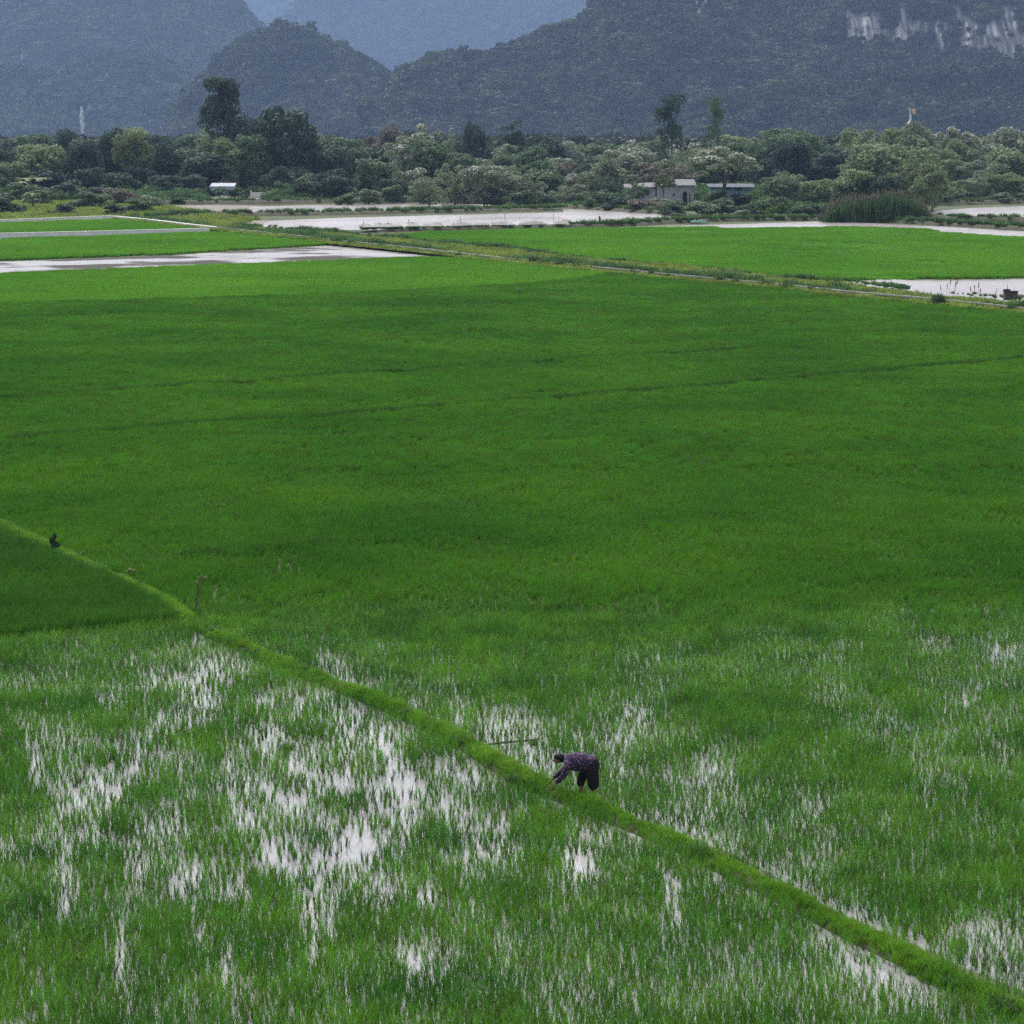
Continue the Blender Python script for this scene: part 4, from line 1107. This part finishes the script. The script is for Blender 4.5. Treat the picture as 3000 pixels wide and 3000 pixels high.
def local(px, row, D, o): 
    p = WD(px, row, D); return np.array([p[0] - o[0], p[1] - o[1], p[2] - o[2]])
def shed(name, x0, x1, D, eave, top, depth, wallm, roofm, label, cat, z0=0.0, skew=0.0, over=.45):
    a = WD(x0, HOR, D); b = WD(x1, HOR, D); w = b[0] - a[0]; cx = (a[0] + b[0]) / 2
    he = WD(x0, eave, D)[2]; ht = WD(x0, top, D + depth)[2]
    r = empty(name, (cx, D + depth / 2, z0)); tag(r, label, cat)
    mb = MB(); hw, hd = w / 2, depth / 2
    vs = [(-hw, -hd, 0), (hw, -hd, 0), (hw, hd, 0), (-hw, hd, 0), (-hw, -hd, he - .05), (hw, -hd, he - .05 + skew), (hw, hd, ht - .05 + skew), (-hw, hd, ht - .05)]
    mb.add(vs, [(3, 2, 1, 0), (4, 5, 6, 7), (0, 1, 5, 4), (1, 2, 6, 5), (2, 3, 7, 6), (3, 0, 4, 7)]); mb.ob('wall', wallm, r)
    mb = MB(); o = over
    for k in range(1):
        vs = []
        for z in (0, .10):
            vs += [(-hw - o, -hd - o, he - .08 + z), (hw + o, -hd - o, he - .08 + skew + z), (hw + o, hd + .3, ht + .02 + skew + z), (-hw - o, hd + .3, ht + .02 + z)]
        mb.add(vs, [(3, 2, 1, 0), (4, 5, 6, 7), (0, 1, 5, 4), (1, 2, 6, 5), (2, 3, 7, 6), (3, 0, 4, 7)])
    n = max(3, int(w / .5))
    for k in range(n):                                       # raised sheet seams
        x = -hw - o + (w + 2 * o) * (k + .5) / n; f = (x + hw + o) / (w + 2 * o) * skew
        mb.add([(x - .04, -hd - o + .02, he + .02 + f), (x + .04, -hd - o + .02, he + .02 + f), (x + .04, hd + .28, ht + .12 + f), (x - .04, hd + .28, ht + .12 + f), (x, -hd - o + .02, he + .07 + f), (x, hd + .28, ht + .17 + f)], [(0, 4, 5, 3), (4, 1, 2, 5), (0, 1, 4), (3, 5, 2)])
    mb.ob('roof', roofm, r)
    return r, hw, hd
# grey house with its lower wing
r, hw, hd = shed('grey_house', 1926, 2034, 496, 543, 527, 6, M['housewall'], M['sheetroof'], 'grey rendered farm house with a pale sheet roof beyond the pond', 'house')
d = empty('door', (0, 0, 0)); d.parent = r
mb = MB(); cxd = (2008 - 1980) / F * 496; mb.box((cxd, -hd - .02, 1.05), (.8, .10, 2.1)); mb.add([(cxd + .4 * math.cos(t), -hd - .02 + q, 2.1 + .4 * math.sin(t)) for q in (-.05, .05) for t in np.linspace(0, math.pi, 9)], [tuple(range(9))[::-1], tuple(range(9, 18))] + [(i, i + 1, i + 10, i + 9) for i in range(8)])
bpy.data.objects.remove(d); mb.ob('door', M['darkgap'], r)
w = MB().box((-.3, -hd - .02, 1.9), (.55, .08, .7)).ob('window', M['white'], r)
MB().box((-.3, -hd - .05, 1.9), (.40, .06, .55)).ob('pane', M['darkgap'], w)
MB().box((2.6, -hd - .02, 1.3), (.18, .08, 1.6)).ob('window', M['darkgap'], r)
r, hw, hd = shed('lean_to', 1838, 1922, 497, 553, 541, 5, M['housewall'], M['sheetroof'], 'low grey lean-to joined to the left of the grey house', 'shed', skew=.35)
MB().box((-1.2, -hd - .02, 1.1), (.9, .08, 1.7)).ob('doorway', M['darkgap'], r)
r, hw, hd = shed('blue_shed', 2084, 2208, 522, 548, 540, 5, M['bluetin'], M['blueroof'], 'blue tin shed with dark gaps under its roof, right of the grey house', 'shed')
for x, wd_, z, h in ((-2.6, .7, 1.2, 1.7), (1.2, 1.5, 2.3, .5), (2.9, .5, 1.3, 1.8), (-.6, 1.2, 2.35, .4)): MB().box((x, -hd - .02, z), (wd_, .08, h)).ob('opening', M['darkgap'], r)
MB().box((-3.6, -hd - .02, 1.0), (.35, .06, 1.4)).ob('panel', M['whitetin'], r)
r, hw, hd = shed('white_shed', 614, 682, 566, 546, 538, 4, M['whitetin'], M['whitetin'], 'small white tin shed among the bushes on the left', 'shed', over=.15)
MB().box((0, hd + .42, WD(614, 538, 570)[2] + .12), (5.0, .1, .25)).ob('ridge_board', M['rust'], r)
p = WD(755, HOR, 548); r = empty('block_wall', (p[0], 548, 0)); tag(r, 'short pale brown block wall between the white shed and round bush', 'wall')
MB().box((0, 0, .55), (2.9, .2, 1.1)).ob('wall_face', M['concrete'], r); MB().box((-1.5, 0, .75), (.28, .3, 1.5)).ob('pier', M['concrete'], r)
# flag tower
D = 640; p = WD(2667, HOR, D); zt = WD(2667, 318, D)[2]; r = empty('flag_tower', (p[0], D, 0)); tag(r, 'slim white column with a flared foot flying an orange and cream flag', 'tower')
zs = WD(2667, 360, D)[2]; zn = WD(2667, 347, D)[2]; zf = WD(2667, 334, D)[2]
mb = MB(); mb.tube([(0, 0, -.2), (0, 0, zs - 1), (-.05, 0, zs), (0, 0, (zs + zn) / 2), (0, 0, zn), (0, 0, zf)], [.8, .75, .62, .36, .23, .20], 10); mb.ob('column', M['white'], r)
mb = MB(); mb.tube([(-.2, 0, zf - .2), (-.2, 0, zt + .1)], .07, 6); mb.ob('pole', M['white'], r)
def cloth(x0, x1, mat, nm):
    us = np.linspace(x0, x1, 5); vs = []
    for y in (-.02, .02):
        for u in us:
            o = .10 * math.sin(u * 4); vs += [(u, y + o, zt), (u, y + o, zf + .05 - .1 * (u - .2))]
    fs = []
    for i in range(4):
        a = 2 * i; b = 10 + 2 * i; fs += [(a, a + 1, a + 3, a + 2), (b, b + 2, b + 3, b + 1), (a, a + 2, b + 2, b), (a + 1, b + 1, b + 3, a + 3)]
    fs += [(0, 10, 11, 1), (8, 9, 19, 18)]
    return mesh_obj(nm, vs, fs, mat, r)
fl = cloth(.03, .42, M['orange'], 'flag'); f2 = cloth(.422, 1.1, M['creamcloth'], 'flag_field'); f2.parent = fl
f3 = cloth(-.34, .028, M['white'], 'flag_edge'); f3.parent = fl

# pump box and poles by the right-hand pond
x, y, z = g1(2959, 878, .25); r = empty('pump_box', (x, y, .22)); tag(r, 'weathered grey box hut at the edge of the right pond', 'pump box')
MB().box((0, 0, .33), (.95, .8, .66)).ob('box', M['board'], r); MB().box((.02, 0, .70), (1.12, .95, .07)).ob('lid', M['darkgap'], r)
MB().box((-.25, .1, .80), (.45, .35, .13), .3).ob('sack', M['darkgap'], r); MB().box((.48, -.1, .5), (.16, .3, .4), .2).ob('side_board', M['bluetin'], r)
for (px, py, h, lean, lab) in ((2950, 872, 1.1, .03, 'straight thin pole standing beside the grey box hut'), (2913, 873, .85, .22, 'leaning thin pole left of the grey box hut')):
    x, y, z = g1(px, py, .25); mb = MB(); mb.tube([(0, 0, 0), (lean, 0, h)], [.03, .02], 6); o = mb.ob('pole', M['bamboo']); o.location = (x, y, .2); tag(o, lab, 'pole')
x, y, z = g1(1757, 656); mb = MB(); mb.tube([(0, 0, -.1), (.02, 0, .3), (-.02, 0, .6), (-.10, 0, .88)], [.14, .17, .15, .06], 8); o = mb.ob('stump', M['board'], smooth=True); o.location = (x, y, .3); tag(o, 'dark upright stump standing at the near edge of the long pond', 'stump')

# fishing net on stakes
m, n, out = newmat('net'); b = N(n, 'ShaderNodeBsdfDiffuse'); b.inputs[0].default_value = (.62, .58, .56, 1); tp = N(n, 'ShaderNodeBsdfTransparent'); mx = N(n, 'ShaderNodeMixShader'); mx.inputs[0].default_value = .5
n.links.new(tp.outputs[0], mx.inputs[1]); n.links.new(b.outputs[0], mx.inputs[2]); n.links.new(mx.outputs[0], out.inputs[0]); M['net'] = m
NB = [(1062, 681), (1140, 680), (1200, 678), (1262, 678), (1330, 677), (1400, 675), (1480, 674), (1560, 673), (1640, 671), (1668, 674)]
W = wpts(NB); c0 = W.mean(0); r = empty('fishing_net', (c0[0], c0[1], 0)); tag(r, 'long pale sagging net hung on stakes along the pond bank', 'net')
vs, fs = [], []; rng = np.random.default_rng(2)
L = dense_line(W[:, :2] - c0[:2], 1.0); hh = .25 + .75 * np.clip(np.linspace(0, 2.0, len(L)), 0, 1) * (.6 + .5 * vnoise(np.arange(len(L)) * .25, np.zeros(len(L)), 4)); hh[-1] = .1
for i, (l, h) in enumerate(zip(L, hh)):
    for t in (0, .35, .7, 1): vs.append((l[0], l[1] - 1.4 * (1 - t) ** 1.5 + rng.normal(0, .05), .75 + h * t))
for i in range(len(L) - 1):
    for t in range(3): a = i * 4 + t; fs.append((a, a + 4, a + 5, a + 1))
mesh_obj('netting', vs, fs, M['net'], r)
for i in range(0, len(L), 6):
    mb = MB(); mb.tube([(L[i][0], L[i][1] + .05, .3), (L[i][0] + rng.uniform(-.15, .15), L[i][1] + .05, .9 + hh[i] + rng.uniform(.1, .45))], .035, 5); mb.ob('stake', M['bamboo'], r)

# plumed reed thicket and grass clumps
M['reed'] = mat_leaf('reed_leaf', (.045, .095, .035), (.09, .155, .055), .4, .25, 0, island=.35); M['plume'] = mat_leaf('reed_plume', (.13, .125, .085), (.20, .18, .13), .8, .3, 0, island=.25)
def reeds(name, cx, foot, half, top, nb, w, label, cat, nplume, depth, seed, zb=0.0, arch=.35, pl=.7):
    D = float(G(np.array([cx]), np.array([float(foot)]), zb)[0, 1]); p = WD(cx, HOR, D); H = WD(cx, top, D)[2] - zb; R = half / F * D
    r = empty(name, (p[0], D + depth / 2, zb)); tag(r, label, cat)
    rng = np.random.default_rng(seed)
    def prof(u): return np.clip(1 - np.abs(u) ** 3.4, 0, 1) ** .75 * (.86 + .22 * vnoise(np.asarray(u) * 5 + 7, np.zeros_like(np.asarray(u, float)), seed))
    u = rng.uniform(-1, 1, nb); v = rng.uniform(-1, 1, nb)
    roots = np.stack([u * R * .93, v * depth / 2, np.zeros(nb)], 1)
    h = H * prof(u) * rng.uniform(.45, .97, nb); keep = h > .15
    roots, h, u = roots[keep], h[keep], u[keep]
    n = len(h); Q = blade_quads(rng, n, roots, 1, 1.0001, w, arch, 3).reshape(3, n, 4, 3)
    for k in range(3): Q[k, :, :, 2] = roots[:, None, 2] + (Q[k, :, :, 2] - roots[:, None, 2]) * h[:, None]; Q[k, :, :, :2] = roots[:, None, :2] + (Q[k, :, :, :2] - roots[:, None, :2]) * np.where(np.arange(4)[None, :, None] >= 0, np.minimum(h, 2.5)[:, None, None] * .6 + .4, 1)
    o = bpy.data.objects.new('foliage', quad_mesh('foliage', Q.reshape(-1, 4, 3), [M['reed']])); C.objects.link(o); o.parent = r
    if nplume:
        u = rng.uniform(-.97, .97, nplume); tips = []
        for uu in u:
            z = H * float(prof(uu)) * rng.uniform(.86, 1.03); x = uu * R * .98; y = rng.uniform(-.5, .5) * depth
            ln = rng.uniform(-.35, .5)
            for k in range(9):
                t = k / 8; c = np.array([x + ln * t * pl, y, z - pl * .6 + pl * t]); s = w * 1.6 * (1 - .6 * t); a = rng.uniform(0, 6.28); dx = np.array([math.cos(a), math.sin(a), .5]) * s
                dz = np.array([rng.uniform(-.5, .5) * s, rng.uniform(-.5, .5) * s, s * 1.3]); tips.append([c - dx * .5, c - dz * .3, c + dx * .5, c + dz])
        o = bpy.data.objects.new('plume', quad_mesh('plume', np.array(tips), [M['plume']])); C.objects.link(o); o.parent = r; o['label'] = 'pinkish brown feathery seed heads'
    return r
reeds('reed_thicket', 2580, 652, 172, 563, 9000, .13, 'broad domed reed thicket with pinkish plumes along its top', 'reeds', 300, 8, 1, 0, .35)
reeds('grass_clump', 2764, 895, 26, 852, 900, .03, 'dark tall grass clump on the bank of the right pond', 'grass clump', 0, .9, 2, .2)
def stalks(cx, foot, xs, tops, label, seed):
    x, y, z = g1(cx, foot, .25); r = empty('seeding_grass', (x, y, .2)); tag(r, label, 'tall grass'); rng = np.random.default_rng(seed); pl = []
    mb = MB()
    for dx, tp in zip(xs, tops):
        X = dx / F * y; H = WD(cx, tp, y)[2] - .2; mb.tube([(X * .5, 0, 0), (X * .8, 0, H * .6), (X, 0, H)], [.012, .01, .006], 4)
        for k in range(10):
            t = k / 9; c = np.array([X - .1 * (1 - t) * X, rng.uniform(-.02, .02), H * (.78 + .24 * t)]); s = .06; a = rng.uniform(0, 6.28); d = np.array([math.cos(a), math.sin(a), .4]) * s; e = np.array([rng.uniform(-.4, .4) * s, 0, s]); pl.append([c - d, c - e, c + d, c + e])
    mb.ob('stalk', M['bamboo'], r); o = bpy.data.objects.new('seed_head', quad_mesh('seed_head', np.array(pl), [M['plume']])); C.objects.link(o); o.parent = r
stalks(2772, 888, (-18, 2, 12, 28, 34), (838, 832, 818, 826, 816), 'tall seeding grass stalks rising from the dark grass clump', 3)
stalks(2858, 885, (-16, -4, 8, 14), (842, 838, 830, 848), 'thin seeding grass stalks between the grass clump and the box hut', 4)

# teal netting heaps on the bank
def heap(cx, foot, half, top, label, seed):
    D = D_of(foot); p = WD(cx, HOR, D); R = half / F * D; H = max(.3, WD(cx, top, D)[2]); us = np.linspace(-1, 1, 26); vs_ = np.linspace(-1, 1, 12); P = np.zeros((26, 12, 3))
    for i, u in enumerate(us):
        for j, v in enumerate(vs_):
            q = max(0, 1 - u * u) ** .6 * max(0, 1 - v * v) ** .7; P[i, j] = (u * R, v * 1.6, -.05 + H * q * (.55 + .8 * float(vnoise(u * 5, v * 3, seed))))
    me = grid_mesh('net_heap', P, M['tarp'], False); o = bpy.data.objects.new('net_heap', me); C.objects.link(o); o.location = (p[0], D, .3); tag(o, label, 'net')
heap(2285, 644, 46, 632, 'large heap of teal green netting left of the plumed reeds', 1)
heap(2050, 655, 24, 649, 'small scrap of teal netting on the bank above the right rice field', 2)

# ------------------------------------------------------------------ things near the bund
A_, B_ = wpts([(1412, 2196), (1592, 2163)], .03)
mb = MB(); mb.tube([(0, 0, .10), tuple((B_ - A_) * .35 + np.array([0, 0, .07])), tuple((B_ - A_) * .7 + np.array([0, 0, .02])), tuple(B_ - A_)], [.028, .026, .022, .012], 7); o = mb.ob('bamboo_pole', M['bamboo']); o.location = A_; tag(o, 'thin dark bamboo pole lying in the water beside the bund', 'pole')
x, y, z = g1(132, 1614, .15); add_tree('bush', 132, y, 1550, 36, (.045, .095, .04), 'small dark shrub alone on the upper left of the bund', 'shrub', zbase=.14, var=1, rz=2.2)
def sapling(px, foot, top, label, seed, lean):
    x, y, z = g1(px, foot, .1); H = WD(px, top, y)[2] - .1; rng = np.random.default_rng(seed); r = empty('sapling', (x, y, .1)); tag(r, label, 'sapling')
    mb = MB(); mb.tube([(0, 0, 0), (lean * .4, 0, H * .5), (lean, 0, H)], [.024, .018, .010], 5); mb.tube([(lean * .5, 0, H * .6), (lean + .12, .02, H * .92)], [.006, .004], 4); mb.tube([(lean * .5, 0, H * .55), (lean - .10, .02, H * .8)], [.006, .004], 4); mb.ob('stem', M['bamboo'], r)
    q = crown_cards(rng, [(lean, 0, H, .06, .06, .07), (lean + .13, .02, H * .93, .06, .06, .05), (lean - .1, 0, H * .8, .07, .05, .05)], 34, .085)
    o = bpy.data.objects.new('leaf_cluster', quad_mesh('leaf_cluster', q, [M['banana']])); C.objects.link(o); o.parent = r
sapling(572, 1792, 1688, 'thin sapling with few pale leaves leaning over the bund', 1, .16)
sapling(379, 1692, 1672, 'short bare twig on the rice side of the bund', 2, .02)
def clump(px, py, rx, h, label, seed, mat):
    x, y, z = g1(px, py); r = empty('weed_clump', (x, y, 0)); tag(r, label, 'weed clump'); rng = np.random.default_rng(seed)
    n = 160; roots = np.stack([rng.normal(0, rx * .5, n), rng.normal(0, .06, n), np.zeros(n)], 1)
    o = bpy.data.objects.new('foliage', quad_mesh('foliage', blade_quads(rng, n, roots, h * .4, h, .013, 1.3), [mat])); C.objects.link(o); o.parent = r
clump(845, 2196, .20, .22, 'dark weed clump lying in the open water of the left paddy', 1, M['weed'])
clump(748, 2222, .06, .22, 'dark clod of old stalks in the brightest water of the left paddy', 2, M['reed'])
clump(1562, 2182, .05, .18, 'brownish tuft beside the tip of the bamboo pole', 3, M['reed'])
def scrap(px, py, s, label, seed):
    rng = np.random.default_rng(seed); P = np.zeros((7, 7, 3))
    for i in range(7):
        for j in range(7): P[i, j] = ((i / 6 - .5) * s, (j / 6 - .5) * s, .03 + s * .55 * rng.random() * (1 - abs(i / 3 - 1) * .7))
    o = bpy.data.objects.new('plastic_bag', grid_mesh('plastic_bag', P, M['white'], False)); C.objects.link(o); x, y, z = g1(px, py, .15); o.location = (x, y, .14); tag(o, label, 'plastic bag')
x, y, z = g1(1442, 738, .3); scrap(1442, 738, .5, 'white plastic scrap lying on the farm track', 2)

# ------------------------------------------------------------------ the worker, bent double over the bund, facing left
def skin(name, joints, edges, mat, parent, vox=.014, smooth=6):
    """one continuous body: tapered limbs along the joints, fused by a voxel remesh and smoothed"""
    mb = MB()
    def rad(j): return j[3] if hasattr(j[3], '__len__') else (j[3], j[3])
    def ball(p, ra, rb):
        vs = []; fs = []; n, m = 12, 7
        for a in range(1, m):
            for b in range(n):
                t, f = math.pi * a / m, 2 * math.pi * b / n; vs.append((p[0] + ra * math.sin(t) * math.cos(f), p[1] + rb * math.sin(t) * math.sin(f), p[2] + ra * math.cos(t)))
        vs += [(p[0], p[1], p[2] + ra), (p[0], p[1], p[2] - ra)]
        for a in range(m - 2):
            for b in range(n): fs.append((a * n + b, (a + 1) * n + b, (a + 1) * n + (b + 1) % n, a * n + (b + 1) % n))
        T = len(vs) - 2
        for b in range(n): fs.append((T, b, (b + 1) % n)); fs.append((T + 1, (m - 2) * n + (b + 1) % n, (m - 2) * n + b))
        mb.add(vs, fs)
    for a, b in edges:
        A, B = joints[a], joints[b]; ra, rb = rad(A), rad(B); L = math.dist(A[:3], B[:3]); k = max(2, int(L / (min(ra[0], rb[0]) * .45)) + 1)
        for q in range(k + 1):
            t = q / k; ball([A[c] + (B[c] - A[c]) * t for c in range(3)], ra[0] + (rb[0] - ra[0]) * t, ra[1] + (rb[1] - ra[1]) * t)
    o = mb.ob(name, mat)
    md = o.modifiers.new('fuse', 'REMESH'); md.mode = 'VOXEL'; md.voxel_size = vox
    if smooth: sm = o.modifiers.new('smooth', 'SMOOTH'); sm.iterations = smooth; sm.factor = .5
    dg = bpy.context.evaluated_depsgraph_get(); dg.update()
    m2 = bpy.data.meshes.new_from_object(o.evaluated_get(dg)); bpy.data.objects.remove(o)
    m2.name = name
    if not m2.materials: m2.materials.append(mat)
    for p in m2.polygons: p.use_smooth = True
    o2 = bpy.data.objects.new(name, m2); C.objects.link(o2); o2.parent = parent
    return o2
M['skin'] = mat_flat('skin', (.19, .10, .07), .55, sc=6)
m, n, out = newmat('flowered_shirt'); v = N(n, 'ShaderNodeTexVoronoi'); v.inputs['Scale'].default_value = 17; tc = N(n, 'ShaderNodeTexCoord'); n.links.new(tc.outputs['Object'], v.inputs['Vector'])
rp = ramp(n, [(.0, (.34, .23, .30)), (.24, (.17, .095, .17)), (.38, (.026, .013, .045)), (.8, (.018, .010, .034))]); n.links.new(v.outputs['Distance'], rp.inputs[0])
b = N(n, 'ShaderNodeBsdfPrincipled'); b.inputs['Roughness'].default_value = .9; n.links.new(rp.outputs[0], b.inputs['Base Color']); n.links.new(b.outputs[0], out.inputs[0]); M['shirt'] = m
M['trousers'] = mat_flat('black_trousers', (.014, .012, .015), .9); M['hair'] = mat_flat('black_hair', (.010, .009, .010), .7)
px_, py_ = 1738, 2346
x, y, z = g1(px_, py_)
man = empty('person', (x, y, 0.02), math.radians(-8))
tag(man, 'person in a purple flowered shirt and black trousers bent double, hands down at the bund', 'person')
NEAR, FARS = -.11, .11
J = [(-.06, 0, .79, (.125, .15)),           # pelvis
     (-.24, 0, .85, (.115, .14)), (-.46, 0, .845, (.115, .15)), (-.57, 0, .835, .060), (-.64, 0, .835, .052),   # spine, chest, neck
     (-.715, 0, .855, .088), (-.775, 0, .830, .070),                                                    # head
     (-.50, -.18, .79, .058), (-.57, -.22, .58, .045), (-.74, -.17, .40, .033), (-.79, -.15, .35, .030),   # near arm
     (-.52, .18, .79, .058), (-.62, .21, .58, .045), (-.83, .14, .43, .033), (-.88, .13, .385, .030),       # far arm
     (-.03, NEAR, .70, .095), (.01, NEAR - .01, .42, .062), (.04, NEAR, .08, .045), (-.08, NEAR, .03, .040),   # near leg
     (-.10, FARS, .70, .095), (-.28, FARS, .42, .062), (-.26, FARS, .08, .045), (-.38, FARS, .03, .040)]
E = [(0, 1), (1, 2), (2, 3), (3, 4), (4, 5), (5, 6), (2, 7), (7, 8), (8, 9), (9, 10), (2, 11), (11, 12), (12, 13), (13, 14), (0, 15), (15, 16), (16, 17), (17, 18), (0, 19), (19, 20), (20, 21), (21, 22)]
body = skin('body', J, E, M['skin'], man)
# five curled fingers on each hand, rooted in the palm
for hx, hy, hz in ((-.79, -.15, .35), (-.88, .13, .38)):
    for k in range(5):
        if k < 4:
            o = (k - 1.5) * .019; L = (.062, .072, .068, .052)[k]
            f = [(hx + .01, hy + o * .8, hz + .005, .010), (hx - .035, hy + o, hz - .03, .009), (hx - .035 - L * .35, hy + o * 1.05, hz - .03 - L * .55, .008), (hx - .03 - L * .2, hy + o, hz - .03 - L * 1.0, .0065)]
        else:
            sg = 1 if hy < 0 else -1
            f = [(hx + .015, hy + sg * .018, hz, .011), (hx - .01, hy + sg * .045, hz - .025, .009), (hx - .03, hy + sg * .045, hz - .055, .007)]
        fo = skin('finger' if k < 4 else 'thumb', f, [(i, i + 1) for i in range(len(f) - 1)], M['skin'], body, vox=.004, smooth=2)
S_ = [(-.07, 0, .775, (.185, .205)), (-.22, 0, .800, (.205, .21)), (-.36, 0, .810, (.205, .215)), (-.48, 0, .825, (.165, .20)), (-.565, 0, .84, (.085, .10)),
      (-.505, -.19, .785, .085), (-.575, -.225, .58, .070), (-.70, -.19, .44, .056), (-.745, -.17, .395, .048), (-.525, .19, .785, .085), (-.63, .215, .58, .070), (-.79, .16, .46, .056), (-.83, .145, .435, .048)]
skin('shirt', S_, [(0, 1), (1, 2), (2, 3), (3, 4), (3, 5), (5, 6), (6, 7), (7, 8), (3, 9), (9, 10), (10, 11), (11, 12)], M['shirt'], man, smooth=4)
T_ = [(-.05, 0, .755, (.190, .205)), (-.02, NEAR, .66, .140), (.005, NEAR - .01, .50, .135), (.015, NEAR - .01, .36, .125), (-.09, FARS, .68, .118), (-.23, FARS, .50, .105), (-.28, FARS, .34, .09)]
skin('trousers', T_, [(0, 1), (0, 4), (1, 2), (2, 3), (4, 5), (5, 6)], M['trousers'], man, smooth=4)
Hh = [(-.63, 0, .86, .075), (-.70, 0, .880, .100), (-.76, 0, .890, .078)]
skin('hair', Hh, [(0, 1), (1, 2)], M['hair'], man)
mb = MB(); mb.tube([(-.845, 0, .825), (-.868, 0, .805)], [.014, .009], 6); mb.ob('nose', M['skin'], body)
for sy in (-1, 1):
    mb = MB(); mb.tube([(-.83, sy * .032, .842), (-.842, sy * .032, .840)], [.011, .006], 6); mb.ob('eye', M['hair'], body)
    mb = MB(); mb.tube([(-.725, sy * .078, .83), (-.725, sy * .098, .83)], [.022, .016], 7); mb.ob('ear', M['skin'], body)
mb = MB(); mb.tube([(-.838, -.022, .778), (-.842, 0, .776), (-.838, .022, .778)], .006, 5); mb.ob('mouth', M['rust'], body)

# ------------------------------------------------------------------ haze
hz, hn, ho = newmat('haze_air')
pv = hn.nodes.new('ShaderNodeVolumePrincipled')
pv.inputs['Color'].default_value = (0.43, 0.62, 1.0, 1)
pv.inputs['Density'].default_value = 0.000098
pv.inputs['Anisotropy'].default_value = 0.0
hn.links.new(pv.outputs[0], ho.inputs['Volume'])
hb = MB().box((0, 5200, 449), (6400, 11000, 902)).ob('haze', hz)
tag(hb, kind='stuff')
hb.visible_shadow = True
